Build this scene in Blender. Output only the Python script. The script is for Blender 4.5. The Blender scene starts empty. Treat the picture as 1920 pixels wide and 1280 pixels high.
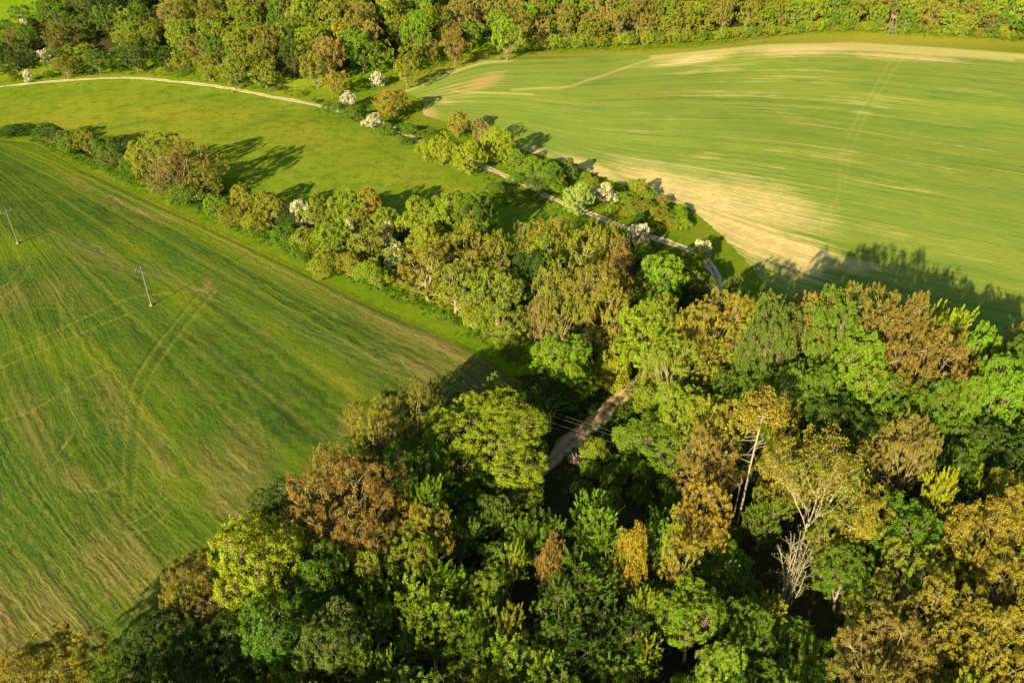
import bpy, math
import numpy as np
from mathutils import Vector

R = math.radians
rad = np.random.default_rng

# ------------------------------------------------------------------ camera, sky, sun, exposure
CAMH, PITCH, F = 85.0, R(33.0), 1500.0
cP, sP = math.cos(PITCH), math.sin(PITCH)
scene = bpy.context.scene
cam_d = bpy.data.cameras.new('camera')
cam = bpy.data.objects.new('camera', cam_d)
scene.collection.objects.link(cam)
cam.location = (0, 0, CAMH)
cam.rotation_euler = (math.pi / 2 - PITCH, 0, 0)
cam_d.sensor_width = 36.0
cam_d.lens = F / 1920.0 * 36.0
cam_d.clip_start = 0.5
cam_d.clip_end = 6000.0
scene.camera = cam

SUN_EL = R(19.0)
sun_az = Vector((-0.47, -0.883, 0)).normalized()          # towards the sun, on the ground
sd = Vector((sun_az.x * math.cos(SUN_EL), sun_az.y * math.cos(SUN_EL), math.sin(SUN_EL)))
sun_d = bpy.data.lights.new('sun', 'SUN')
sun_d.energy = 5.0
sun_d.angle = R(0.6)
sun_d.color = (1.0, 0.82, 0.50)
sun = bpy.data.objects.new('sun', sun_d)
scene.collection.objects.link(sun)
sun.rotation_euler = (-sd).to_track_quat('-Z', 'Y').to_euler()
sun.location = (-100, -200, 150)

world = bpy.data.worlds.new('World')
scene.world = world
world.use_nodes = True
wn = world.node_tree
wn.nodes.clear()
wo = wn.nodes.new('ShaderNodeOutputWorld')
wb = wn.nodes.new('ShaderNodeBackground')
ws = wn.nodes.new('ShaderNodeTexSky')
ws.sky_type = 'NISHITA'
ws.sun_disc = False
ws.sun_elevation = SUN_EL
ws.sun_rotation = math.atan2(sun_az.x, sun_az.y)
wb.inputs['Strength'].default_value = 0.05
wn.links.new(ws.outputs[0], wb.inputs['Color'])
wn.links.new(wb.outputs[0], wo.inputs['Surface'])

scene.view_settings.view_transform = 'Standard'
scene.view_settings.look = 'None'
scene.view_settings.gamma = 1.0
scene.view_settings.exposure = 1.66
scene.cycles.max_bounces = 5
scene.cycles.diffuse_bounces = 3
scene.cycles.transmission_bounces = 3

C = scene.collection

# ------------------------------------------------------------------ terrain
_xs = np.array([-420, -199, -150, -71, -52, -14, 68, 147, 232, 420.])
_ys = np.array([330, 318, 326, 293, 309, 367, 382, 404, 384, 350.])
_gx = np.linspace(-420, 420, 421)
_gy = np.interp(_gx, _xs, _ys)
_k = np.hanning(19); _k /= _k.sum()
_gy = np.convolve(np.pad(_gy, 9, mode='edge'), _k, 'valid')

def H(x, y):
    x = np.asarray(x, float); y = np.asarray(y, float)
    u = 0.55 * np.sin(x / 31 + 1.0) * np.sin(y / 43 + 0.5) + 0.35 * np.sin((x + y) / 23.0) + 0.25 * np.sin((x - 0.6 * y) / 17.0 + 2)
    d = y - np.interp(x, _gx, _gy)
    s = np.logaddexp(0, d / 6.0) * 6.0
    ramp = 0.26 * np.minimum(s, 170 - 60 * np.exp(-np.maximum(s - 60, 0) / 110.0))
    return u * (1 / (1 + np.exp(-(y - 40) / 20))) + ramp

def proj(x, y, z):
    fw = y * cP + (CAMH - z) * sP
    up = y * sP - (CAMH - z) * cP
    fw = np.where(fw < 5, 5, fw)
    return 960 + F * x / fw, 640 - F * up / fw, fw

def hit(px, py, h=0.0):
    """photo direction -> point h metres above the terrain (marched, vectorised)"""
    px = np.atleast_1d(np.asarray(px, float)); py = np.atleast_1d(np.asarray(py, float))
    u = px - 960; v = 640 - py
    dx, dy, dz = u, F * cP + v * sP, -F * sP + v * cP
    n = np.sqrt(dx**2 + dy**2 + dz**2); dx, dy, dz = dx / n, dy / n, dz / n
    t = np.full(px.shape, 30.0); done = np.zeros(px.shape, bool)
    for _ in range(1200):
        z = CAMH + dz * t
        below = z <= H(dx * t, dy * t) + h
        done |= below
        if done.all(): break
        t = np.where(done, t, t + 1.0)
    lo, hi = t - 1.0, t.copy()
    for _ in range(14):
        m = (lo + hi) / 2
        b = CAMH + dz * m <= H(dx * m, dy * m) + h
        hi = np.where(b, m, hi); lo = np.where(b, lo, m)
    x, y = dx * hi, dy * hi
    return x, y, H(x, y)

# ------------------------------------------------------------------ small helpers
def setk(o, label=None, cat=None, group=None, kind=None):
    if label: o['label'] = label
    if cat: o['category'] = cat
    if group: o['group'] = group
    if kind: o['kind'] = kind

def mesh_np(name, V, faces, mats, attrs=None, smooth=False, mat_idx=None):
    """faces: (n,k) array of equal-size faces, or list of such arrays"""
    me = bpy.data.meshes.new(name)
    fl = faces if isinstance(faces, list) else [faces]
    fl = [np.asarray(f, np.int32) for f in fl if len(f)]
    V = np.asarray(V, np.float32)
    me.vertices.add(len(V)); me.vertices.foreach_set('co', V.ravel())
    loops = np.concatenate([f.ravel() for f in fl])
    tot = np.concatenate([np.full(len(f), f.shape[1], np.int32) for f in fl])
    st = np.concatenate([[0], np.cumsum(tot)[:-1]]).astype(np.int32)
    me.loops.add(len(loops)); me.loops.foreach_set('vertex_index', loops)
    me.polygons.add(len(tot)); me.polygons.foreach_set('loop_start', st); me.polygons.foreach_set('loop_total', tot)
    if mat_idx is not None: me.polygons.foreach_set('material_index', np.asarray(mat_idx, np.int32))
    me.update(calc_edges=True)
    me.polygons.foreach_set('use_smooth', np.full(len(tot), bool(smooth)))
    for an, arr in (attrs or {}).items():
        arr = np.asarray(arr, np.float32)
        if arr.ndim == 1:
            a = me.attributes.new(an, 'FLOAT', 'POINT'); a.data.foreach_set('value', arr)
        else:
            a = me.attributes.new(an, 'FLOAT_COLOR', 'POINT'); a.data.foreach_set('color', arr.ravel())
    for m in mats: me.materials.append(m)
    return me

def link(name, data, parent=None):
    o = bpy.data.objects.new(name, data)
    C.objects.link(o)
    if parent is not None: o.parent = parent
    return o

class NT:
    def __init__(s, name):
        s.m = bpy.data.materials.new(name); s.m.use_nodes = True
        s.t = s.m.node_tree; s.t.nodes.clear()
    def n(s, t, **kw):
        nd = s.t.nodes.new(t)
        for k, v in kw.items():
            if k.startswith('_'): setattr(nd, k[1:], v)
            else:
                key = int(k[1:]) if k[0] == 'i' and k[1:].isdigit() else k.replace('__', ' ')
                s.put(nd.inputs[key], v)
        return nd
    def put(s, sock, v):
        if isinstance(v, bpy.types.NodeSocket): s.t.links.new(v, sock)
        else: sock.default_value = v
    def attr(s, name):
        return s.n('ShaderNodeAttribute', _attribute_name=name)
    def sep(s, v):
        return s.n('ShaderNodeSeparateXYZ', i0=v).outputs
    def math(s, op, a, b=None, clamp=False):
        nd = s.n('ShaderNodeMath', _operation=op, _use_clamp=clamp); s.put(nd.inputs[0], a)
        if b is not None: s.put(nd.inputs[1], b)
        return nd.outputs[0]
    def noise(s, vec, scale, detail=4, rough=0.6):
        nd = s.n('ShaderNodeTexNoise'); s.put(nd.inputs['Vector'], vec)
        nd.inputs['Scale'].default_value = scale; nd.inputs['Detail'].default_value = detail; nd.inputs['Roughness'].default_value = rough
        return nd.outputs['Fac']
    def ramp(s, v, a, b, c0=0.0, c1=1.0):
        nd = s.n('ShaderNodeMapRange'); s.put(nd.inputs[0], v)
        nd.inputs[1].default_value = a; nd.inputs[2].default_value = b; nd.inputs[3].default_value = c0; nd.inputs[4].default_value = c1
        return nd.outputs[0]
    def mix(s, f, a, b, mode='MIX'):
        nd = s.t.nodes.new('ShaderNodeMix'); nd.data_type = 'RGBA'; nd.blend_type = mode; nd.clamp_factor = True
        s.put(nd.inputs[0], f)
        for sock, v in ((nd.inputs[6], a), (nd.inputs[7], b)):
            if isinstance(v, tuple): v = (*v, 1.0)
            s.put(sock, v)
        return nd.outputs[2]
    def out(s, sh):
        o = s.t.nodes.new('ShaderNodeOutputMaterial'); s.t.links.new(sh, o.inputs[0]); return s.m

# ------------------------------------------------------------------ ground material
def ground_material():
    m = NT('ground_cover')
    geo = m.n('ShaderNodeNewGeometry').outputs['Position']
    a1 = m.sep(m.attr('cover_a').outputs['Vector'])     # left field, right field, meadow
    a2 = m.sep(m.attr('cover_b').outputs['Vector'])     # wood floor, straw / bare, pale line
    a3 = m.sep(m.attr('cover_c').outputs['Vector'])     # dark line, yellowing, red soil
    rc = m.sep(m.attr('rows').outputs['Vector'])        # s, t along the drilled rows
    fine = m.noise(geo, 1.6, 6, .75)
    fine2 = m.noise(geo, 0.45, 5, .7)
    broad = m.noise(geo, 0.045, 4, .6)
    broad2 = m.noise(geo, 0.11, 4, .6)
    # verge grass
    verge = m.mix(m.ramp(fine2, .35, .68), (.070, .150, .006), (.130, .200, .008))
    verge = m.mix(m.ramp(broad, .40, .62), verge, (.150, .195, .012))
    verge = m.mix(m.ramp(a3[1], 0, 1), verge, (.25, .23, .03))
    # left field
    def rows(sx, sy, ox=0.0, det=3, wv=0.0):
        v = m.n('ShaderNodeCombineXYZ'); m.put(v.inputs[0], m.math('MULTIPLY', rc[0], sx)); m.put(v.inputs[1], m.math('MULTIPLY', rc[1], sy)); v.inputs[2].default_value = ox
        w = m.n('ShaderNodeVectorMath', _operation='ADD'); m.put(w.inputs[0], v.outputs[0])
        dd = m.n('ShaderNodeTexNoise'); m.put(dd.inputs['Vector'], geo); dd.inputs['Scale'].default_value = .08
        ds = m.n('ShaderNodeVectorMath', _operation='SCALE'); m.put(ds.inputs[0], dd.outputs['Color']); ds.inputs['Scale'].default_value = 1.0
        d2 = m.n('ShaderNodeTexNoise'); m.put(d2.inputs['Vector'], geo); d2.inputs['Scale'].default_value = .30
        e2 = m.n('ShaderNodeVectorMath', _operation='SCALE'); m.put(e2.inputs[0], d2.outputs['Color']); e2.inputs['Scale'].default_value = wv
        e3 = m.n('ShaderNodeVectorMath', _operation='ADD'); m.put(e3.inputs[0], ds.outputs[0]); m.put(e3.inputs[1], e2.outputs[0])
        m.put(w.inputs[1], e3.outputs[0])
        return m.noise(w.outputs[0], 1.0, det, .6)
    r1 = rows(64, 3.4, 3.1, wv=1.1); r2 = rows(150, 6, 7.7, wv=1.7); r3 = rows(20, 3, 5.0)
    lf = m.mix(m.ramp(broad, .36, .62), (.028, .082, .012), (.050, .112, .012))
    lf = m.mix(m.ramp(r3, .45, .68, 0, .75), lf, (.084, .145, .009))
    lf = m.mix(m.ramp(r1, .51, .64, 0, .8), lf, (.090, .138, .014))
    lf = m.mix(m.ramp(r1, .48, .36, 0, .8), lf, (.024, .054, .008))
    lf = m.mix(m.ramp(r2, .52, .64, 0, .6), lf, (.110, .140, .026))
    mp = m.n('ShaderNodeMapping'); m.put(mp.inputs[0], geo); mp.inputs['Rotation'].default_value = (0, 0, R(-38)); mp.inputs['Scale'].default_value = (.05, 1.1, 1)
    cross = m.noise(mp.outputs[0], 1.0, 3, .6)
    lf = m.mix(m.math('MULTIPLY', m.ramp(cross, .54, .66), m.ramp(broad, .45, .6)), lf, (.11, .13, .02))
    lf = m.mix(m.ramp(broad2, .56, .75, 0, .35), lf, (.125, .110, .022))
    lf = m.mix(m.ramp(fine, .40, .72, 0, .45), lf, (.10, .12, .016))
    lf = m.mix(m.ramp(fine, .46, .26, 0, .55), lf, (.022, .05, .008))
    lf = m.mix(a3[1], lf, m.mix(m.ramp(r1, .35, .65), (.090, .160, .007), (.155, .195, .008)))
    soil = m.mix(m.ramp(r2, .38, .62), (.15, .105, .032), (.34, .24, .095))
    lf = m.mix(m.math('MULTIPLY', a2[1], m.ramp(r1, .30, .58, .25, 1)), lf, soil)
    # right field
    q1 = rows(90, 1.6, 1.3); q2 = rows(260, 2.6, 9.1); q3 = rows(26, 2.0, 4.0)
    rf = m.mix(m.ramp(broad, .36, .64), (.135, .218, .034), (.185, .255, .038))
    rf = m.mix(m.ramp(q3, .40, .64, 0, .8), rf, (.215, .265, .040))
    rf = m.mix(m.ramp(fine, .42, .30, 0, .4), rf, (.085, .15, .022))
    rf = m.mix(m.ramp(q2, .53, .68, 0, .55), rf, (.26, .30, .06))
    rf = m.mix(m.ramp(q1, .48, .38, 0, .45), rf, (.085, .165, .022))
    stq = m.math('ADD', m.math('MULTIPLY', q1, .5), m.math('MULTIPLY', q2, .5))
    th = m.math('ADD', m.math('MULTIPLY', a2[1], .34), m.math('MULTIPLY', m.math('SUBTRACT', broad2, .5), .12))
    straw_f = m.ramp(m.math('ADD', stq, th), .60, .89)
    straw = m.mix(m.ramp(fine2, .3, .7), (.48, .37, .14), (.70, .55, .25))
    straw = m.mix(a3[2], straw, (.46, .27, .11))
    rf = m.mix(straw_f, rf, straw)
    # meadow
    md = m.mix(m.ramp(broad, .38, .62), (.118, .190, .012), (.180, .232, .018))
    md = m.mix(m.ramp(a3[1], 0, 1, 0, .8), md, (.25, .235, .022))
    md = m.mix(m.ramp(fine2, .42, .72, 0, .4), md, (.195, .245, .020))
    md = m.mix(m.ramp(m.noise(geo, .22, 8, .78), .52, .40, 0, .6), md, (.068, .140, .008))
    md = m.mix(m.ramp(fine, .44, .28, 0, .5), md, (.06, .12, .006))
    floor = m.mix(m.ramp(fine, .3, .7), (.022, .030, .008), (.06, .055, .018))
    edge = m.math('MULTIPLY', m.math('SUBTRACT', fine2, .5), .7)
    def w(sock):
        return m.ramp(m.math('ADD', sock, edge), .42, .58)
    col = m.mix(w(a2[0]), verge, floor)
    col = m.mix(w(a1[2]), col, md)
    col = m.mix(w(a1[1]), col, rf)
    col = m.mix(w(a1[0]), col, lf)
    col = m.mix(m.math('MULTIPLY', a2[2], m.ramp(fine, .3, .6, .35, 1)), col, m.mix(a1[1], (.26, .23, .06), (.55, .45, .17)))
    col = m.mix(m.math('MULTIPLY', a3[0], m.ramp(fine, .3, .6, .5, 1)), col, (.026, .046, .010))
    b = m.n('ShaderNodeBump'); b.inputs['Strength'].default_value = .55; b.inputs['Distance'].default_value = .22
    hh = m.math('ADD', m.math('MULTIPLY', m.math('ADD', fine, m.math('MULTIPLY', fine2, 1.4)), 1.0), m.math('MULTIPLY', r1, m.math('MULTIPLY', a1[0], 2.2)))
    m.put(b.inputs['Height'], hh)
    d = m.n('ShaderNodeBsdfDiffuse', Color=col, Normal=b.outputs[0])
    return m.out(d.outputs[0])

def simple_material(name, c0, c1, scale=3.0, rough=.85, bump=.2):
    m = NT(name)
    tc = m.n('ShaderNodeTexCoord').outputs['Object']
    f = m.noise(tc, scale, 5, .65)
    p = m.n('ShaderNodeBsdfPrincipled'); m.put(p.inputs['Base Color'], m.mix(m.ramp(f, .35, .65), c0, c1)); p.inputs['Roughness'].default_value = rough
    b = m.n('ShaderNodeBump'); b.inputs['Strength'].default_value = bump; m.put(b.inputs['Height'], f)
    m.put(p.inputs['Normal'], b.outputs[0])
    return m.out(p.outputs[0])

def lane_material(name, c0, c1, grass, mid, edge, dark):
    m = NT(name)
    geo = m.n('ShaderNodeNewGeometry').outputs['Position']
    f = m.noise(geo, 2.2, 6, .75); g = m.noise(geo, .5, 5, .7); lane = m.attr('lane').outputs['Fac']
    col = m.mix(m.ramp(f, .3, .7), c0, c1)
    col = m.mix(m.ramp(g, .55, .68, 0, .7), col, dark)
    gr = m.mix(m.ramp(f, .3, .7), grass, tuple(a * 1.7 for a in grass))
    col = m.mix(m.math('MULTIPLY', m.ramp(m.math('ADD', lane, m.math('MULTIPLY', g, -.35)), .12, -.06), mid), col, gr)
    col = m.mix(m.math('MULTIPLY', m.ramp(m.math('ADD', lane, m.math('MULTIPLY', f, .8)), 1.12, 1.3), edge), col, gr)
    b = m.n('ShaderNodeBump'); b.inputs['Strength'].default_value = .5; b.inputs['Distance'].default_value = .12; m.put(b.inputs['Height'], f)
    return m.out(m.n('ShaderNodeBsdfDiffuse', Color=col, Normal=b.outputs[0]).outputs[0])

def leaf_material(name, colour=None, trans=.28, vary=1.0):
    m = NT(name)
    tint = m.attr('tint').outputs['Fac']
    base = m.n('ShaderNodeObjectInfo').outputs['Color'] if colour is None else None
    if colour is not None:
        rgb = m.t.nodes.new('ShaderNodeRGB'); rgb.outputs[0].default_value = (*colour, 1); base = rgb.outputs[0]
    oc = m.n('ShaderNodeTexCoord').outputs['Object']
    patch = m.noise(oc, .32, 3, .6)
    tint = m.math('ADD', m.math('MULTIPLY', tint, .62), m.math('MULTIPLY', m.ramp(patch, .3, .7), .38), clamp=True)
    hsv = m.n('ShaderNodeHueSaturation', Color=base)
    m.put(hsv.inputs['Hue'], m.ramp(tint, 0, 1, .5 - .036 * vary, .5 + .032 * vary))
    m.put(hsv.inputs['Value'], m.ramp(tint, 0, 1, 1 - .38 * vary, 1 + .42 * vary))
    d = m.n('ShaderNodeBsdfDiffuse', Color=hsv.outputs[0])
    t = m.n('ShaderNodeBsdfTranslucent', Color=hsv.outputs[0])
    mx = m.t.nodes.new('ShaderNodeMixShader'); mx.inputs[0].default_value = trans
    m.t.links.new(d.outputs[0], mx.inputs[1]); m.t.links.new(t.outputs[0], mx.inputs[2])
    g = m.n('ShaderNodeBsdfGlossy', Roughness=.42, Color=(1, 1, 1, 1))
    m2 = m.t.nodes.new('ShaderNodeMixShader'); m2.inputs[0].default_value = .012
    m.t.links.new(mx.outputs[0], m2.inputs[1]); m.t.links.new(g.outputs[0], m2.inputs[2])
    return m.out(m2.outputs[0])

M_GROUND = ground_material()
M_BARK = simple_material('bark', (.13, .10, .065), (.27, .22, .14), 2.5)
M_PALEBARK = simple_material('pale_bark', (.19, .16, .11), (.34, .295, .21), 2.0)
M_WHITEBARK = simple_material('white_bark', (.28, .25, .18), (.48, .43, .33), 2.0)
M_OLIVEBARK = simple_material('lichen_bark', (.15, .13, .05), (.27, .235, .10), 2.0)
M_LEAF = leaf_material('leaf')
M_BLOSSOM = leaf_material('blossom', (.60, .55, .40), .2, .5)
M_GRAVEL = lane_material('gravel', (.40, .33, .20), (.66, .54, .35), (.09, .14, .012), .75, .9, (.34, .27, .16))
M_DIRT = simple_material('dirt', (.24, .155, .085), (.44, .30, .17), .9, bump=.5)
M_LANE = lane_material('dirt_lane', (.34, .23, .13), (.60, .43, .25), (.13, .13, .03), .55, .9, (.16, .11, .07))
M_CONCRETE = simple_material('concrete', (.13, .125, .10), (.21, .20, .155), 6)
M_WOOD = simple_material('weathered_wood', (.12, .09, .06), (.24, .18, .12), 5)
M_DARKWOOD = simple_material('dark_wood', (.05, .04, .03), (.10, .08, .05), 5)
M_STEEL = simple_material('galvanised_steel', (.20, .19, .17), (.30, .28, .25), 6, .6)
M_WIRE = simple_material('wire_metal', (.13, .125, .11), (.18, .17, .15), 2, .7)
M_PORCELAIN = simple_material('porcelain', (.16, .09, .06), (.22, .13, .08), 4, .3)

# ------------------------------------------------------------------ ground paint, baked from the place as the photograph shows it
def pl(*p): return np.array(p, float)
LF = pl((-1500, 262), (-60, 258), (60, 268), (150, 318), (300, 388), (420, 442), (560, 508), (700, 578), (850, 642), (930, 686), (1015, 742), (960, 790), (900, 830), (700, 930), (560, 1050), (400, 1220), (300, 1330), (200, 1600), (-2500, 2400), (-3000, 300))
MD = pl((-900, 172), (-200, 166), (0, 166), (120, 155), (250, 150), (400, 165), (590, 200), (700, 238), (780, 268), (920, 325), (1040, 382), (1110, 412), (1180, 450), (1100, 500), (900, 470), (740, 420), (600, 400), (450, 350), (330, 330), (230, 272), (150, 240), (0, 232), (-200, 230), (-900, 232))
RFP = pl((792, 215), (796, 192), (757, 170), (830, 138), (900, 114), (1000, 112), (1100, 108), (1240, 103), (1440, 83), (1600, 80), (1750, 89), (1920, 101), (2400, 150), (2500, 900), (1960, 720), (1700, 660), (1480, 610), (1430, 530), (1400, 490), (1335, 425), (1290, 388), (1225, 368), (1150, 340), (1060, 305), (1000, 288), (930, 262), (860, 238))
TM = pl((-300, -60), (112, -60), (112, 18), (60, 30), (25, 45), (0, 75), (-80, 85), (-300, 80))
WOOD = pl((100, 1330), (180, 1250), (330, 1130), (520, 940), (640, 840), (740, 745), (860, 720), (1000, 700), (1110, 650), (1160, 600), (1290, 570), (1420, 570), (1480, 590), (1700, 600), (1830, 640), (1950, 690), (2400, 800), (2600, 1500), (3000, 3000), (-400, 3000), (60, 1500))
GROVE = pl((80, 255), (180, 265), (300, 300), (430, 360), (560, 400), (780, 420), (960, 450), (1150, 440), (1280, 490), (1330, 560), (1290, 600), (1120, 660), (1000, 640), (880, 585), (730, 520), (560, 450), (400, 395), (250, 330), (120, 275))
FAR = pl((-900, 150), (0, 140), (250, 128), (400, 142), (560, 170), (700, 140), (800, 110), (900, 90), (1240, 82), (1540, 58), (1700, 64), (1920, 78), (2600, 140), (2600, -3000), (-900, -3000))

def sdist(poly, px, py):
    """signed distance, positive inside, to a closed polygon"""
    x0, y0 = poly[:, 0], poly[:, 1]; x1, y1 = np.roll(x0, -1), np.roll(y0, -1)
    best = np.full(px.shape, 1e9); ins = np.zeros(px.shape, bool)
    for a, b, c, d in zip(x0, y0, x1, y1):
        best = np.minimum(best, seg(px, py, a, b, c, d))
        cr = ((b > py) != (d > py))
        with np.errstate(divide='ignore', invalid='ignore'):
            xi = (c - a) * (py - b) / (d - b if d != b else 1e-9) + a
        ins ^= cr & (px < xi)
    return np.where(ins, best, -best)

def seg(px, py, a, b, c, d):
    vx, vy = c - a, d - b
    t = np.clip(((px - a) * vx + (py - b) * vy) / (vx * vx + vy * vy + 1e-9), 0, 1)
    return np.hypot(px - a - t * vx, (py - b - t * vy))

def smooth_line(pts, n=8):
    p = np.asarray(pts, float); P = np.vstack([2 * p[0] - p[1], p, 2 * p[-1] - p[-2]])
    out = []
    for i in range(len(p) - 1):
        t = np.linspace(0, 1, n, endpoint=False)[:, None]
        a, b, c, d = P[i], P[i + 1], P[i + 2], P[i + 3]
        out.append(.5 * ((2 * b) + (c - a) * t + (2 * a - 5 * b + 4 * c - d) * t**2 + (3 * b - a - 3 * c + d) * t**3))
    out.append(p[-1][None])
    return np.vstack(out)

def line_mask(px, py, pts, w0, w1=None, soft=1.2):
    q = smooth_line(pts, 5); w1 = w0 if w1 is None else w1
    res = np.zeros(px.shape)
    for i in range(len(q) - 1):
        w = w0 + (w1 - w0) * i / max(1, len(q) - 2)
        a, b, c, d = *q[i], *q[i + 1]
        sel = (px > min(a, c) - 4 * w) & (px < max(a, c) + 4 * w) & (py > min(b, d) - 4 * w) & (py < max(b, d) + 4 * w)
        if sel.any():
            v = np.exp(-(seg(px[sel], py[sel], a, b, c, d) / (w / soft))**2)
            res[sel] = np.maximum(res[sel], v)
    return res

def blobs(px, py, bl):
    r = np.zeros(px.shape)
    for cx, cy, rx, ry, ang, s in bl:
        ca, sa = math.cos(R(ang)), math.sin(R(ang))
        u = ((px - cx) * ca + (py - cy) * sa) / rx; v = (-(px - cx) * sa + (py - cy) * ca) / ry
        r = np.maximum(r, s * np.exp(-(u * u + v * v)**1.2))
    return r

GL = [[(-40, 250), (100, 290), (300, 385), (500, 480), (700, 580), (900, 660), (1000, 740)],
      [(-40, 270), (60, 320), (200, 400), (400, 520), (600, 640), (780, 760), (860, 860)],
      [(-60, 290), (20, 360), (130, 480), (300, 650), (450, 800), (580, 920), (680, 1010)],
      [(-80, 310), (-10, 400), (70, 530), (180, 720), (310, 890), (430, 1010), (540, 1110)],
      [(-120, 340), (-60, 450), (0, 600), (80, 800), (180, 970), (300, 1100), (420, 1200)],
      [(-200, 380), (-150, 520), (-110, 700), (-40, 860), (60, 1000), (180, 1150), (300, 1290)],
      [(-300, 420), (-260, 600), (-230, 800), (-160, 950), (-60, 1080), (60, 1220), (160, 1330)],
      [(-420, 500), (-400, 700), (-380, 900), (-300, 1050), (-200, 1200), (-80, 1330), (40, 1450)]]
GR = [[(700, 165), (900, 105), (1100, 98), (1300, 88), (1500, 75), (1700, 78), (2060, 105)],
      [(770, 180), (920, 140), (1100, 135), (1300, 120), (1500, 110), (1700, 120), (2060, 155)],
      [(775, 190), (930, 170), (1110, 185), (1300, 180), (1500, 185), (1700, 205), (2060, 250)],
      [(780, 200), (940, 215), (1120, 240), (1310, 250), (1500, 265), (1720, 300), (2060, 355)],
      [(785, 205), (950, 240), (1130, 290), (1310, 320), (1500, 350), (1720, 390), (2060, 455)],
      [(790, 215), (960, 265), (1140, 330), (1310, 380), (1480, 430), (1700, 480), (2060, 550)],
      [(795, 225), (970, 280), (1150, 355), (1290, 450), (1420, 530), (1600, 600), (2060, 720)]]

def st_raster(guides, x0, x1, y0, y1, step=3.0):
    g = np.array(guides, float)
    rows = np.stack([smooth_line(r, 30) for r in g])                         # guides x samples x 2
    cols = np.stack([smooth_line(rows[:, j], 60) for j in range(rows.shape[1])], 1)
    S, T = np.meshgrid(np.linspace(0, 1, cols.shape[0]), np.linspace(0, 1, cols.shape[1]), indexing='ij')
    W, Hh = int((x1 - x0) / step) + 1, int((y1 - y0) / step) + 1
    ix = ((cols[..., 0] - x0) / step).round().astype(int).ravel(); iy = ((cols[..., 1] - y0) / step).round().astype(int).ravel()
    ok = (ix >= 0) & (ix < W) & (iy >= 0) & (iy < Hh)
    idx = iy[ok] * W + ix[ok]
    n = np.bincount(idx, minlength=W * Hh).astype(float)
    s = np.bincount(idx, S.ravel()[ok], W * Hh); t = np.bincount(idx, T.ravel()[ok], W * Hh)
    n, s, t = (a.reshape(Hh, W) for a in (n, s, t))
    m = n > 0; s[m] /= n[m]; t[m] /= n[m]
    for _ in range(60):
        if m.all(): break
        ns, nt, nn = np.zeros_like(s), np.zeros_like(s), np.zeros_like(s)
        for dy, dx in ((0, 1), (0, -1), (1, 0), (-1, 0)):
            ms, ss, tt = (np.roll(a, (dy, dx), (0, 1)) for a in (m, s, t))
            ns += ss * ms; nt += tt * ms; nn += ms
        f = (~m) & (nn > 0)
        s[f] = ns[f] / nn[f]; t[f] = nt[f] / nn[f]; m = m | f
    for _ in range(4):
        for a in (s, t):
            a[1:-1, 1:-1] = (a[1:-1, 1:-1] * 2 + a[:-2, 1:-1] + a[2:, 1:-1] + a[1:-1, :-2] + a[1:-1, 2:]) / 6
    def sample(px, py):
        fx = np.clip((px - x0) / step, 0, W - 1.001); fy = np.clip((py - y0) / step, 0, Hh - 1.001)
        i, j = fx.astype(int), fy.astype(int); a, b = fx - i, fy - j
        f = lambda A: (A[j, i] * (1 - a) + A[j, i + 1] * a) * (1 - b) + (A[j + 1, i] * (1 - a) + A[j + 1, i + 1] * a) * b
        return f(s), f(t)
    return sample
ST_L = st_raster(GL, -250, 1040, 240, 1420)
ST_R = st_raster(GR, 690, 2060, 70, 740, 2.0)

PALE_L = [([(0, 1010), (70, 1080), (130, 1150), (170, 1230)], 6), ([(0, 1045), (60, 1110), (110, 1180), (130, 1260)], 7), ([(40, 880), (130, 960), (230, 1040), (330, 1110), (400, 1130)], 5), ([(0, 790), (60, 770), (120, 735), (200, 690)], 4), ([(225, 1010), (270, 1060), (350, 1090), (410, 1080)], 5), ([(60, 930), (110, 1000), (180, 1060), (200, 1110), (170, 1150)], 5), ([(470, 610), (600, 690), (720, 740), (830, 770)], 3), ([(520, 600), (650, 670), (780, 715), (870, 735)], 3), ([(350, 640), (430, 700), (480, 780), (500, 850)], 4), ([(150, 690), (190, 760), (210, 850), (200, 930)], 4), ([(0, 930), (100, 1020), (200, 1120), (270, 1190)], 5), ([(0, 965), (90, 1050), (170, 1130), (230, 1195)], 5),
          ([(20, 905), (150, 1010), (260, 1100), (330, 1130)], 4), ([(405, 545), (350, 612), (300, 678), (272, 735), (262, 800), (256, 880), (252, 960), (262, 1030)], 5),
          ([(385, 540), (330, 605), (280, 670), (248, 730), (236, 800), (232, 880), (233, 960), (240, 1010)], 5),
          ([(110, 540), (118, 640), (128, 740), (140, 800), (112, 850), (100, 885), (130, 915), (185, 920), (225, 900)], 5),
          ([(135, 560), (142, 660), (150, 740), (160, 810), (130, 860), (125, 890), (160, 905)], 4),
          ([(0, 668), (60, 642), (150, 600), (240, 560), (300, 552), (380, 545)], 4), ([(0, 690), (70, 662), (160, 622), (250, 585)], 4),
          ([(52, 480), (55, 500), (30, 540), (0, 560)], 4), ([(35, 480), (38, 500), (15, 530), (0, 540)], 3),
          ([(235, 985), (275, 965), (318, 930)], 5), ([(245, 1000), (290, 985), (325, 950)], 4),
          ([(90, 430), (160, 470), (230, 500), (300, 520), (380, 545)], 3), ([(60, 440), (150, 490), (260, 520)], 3),
          ([(170, 1000), (180, 1060), (230, 1100), (330, 1125)], 5), ([(190, 1080), (260, 1110), (340, 1118)], 4),
          ([(285, 850), (305, 890), (300, 930)], 6), ([(315, 850), (330, 890)], 5),
          ([(160, 330), (300, 398), (430, 455), (560, 520), (700, 590), (800, 640)], 4)]
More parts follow.
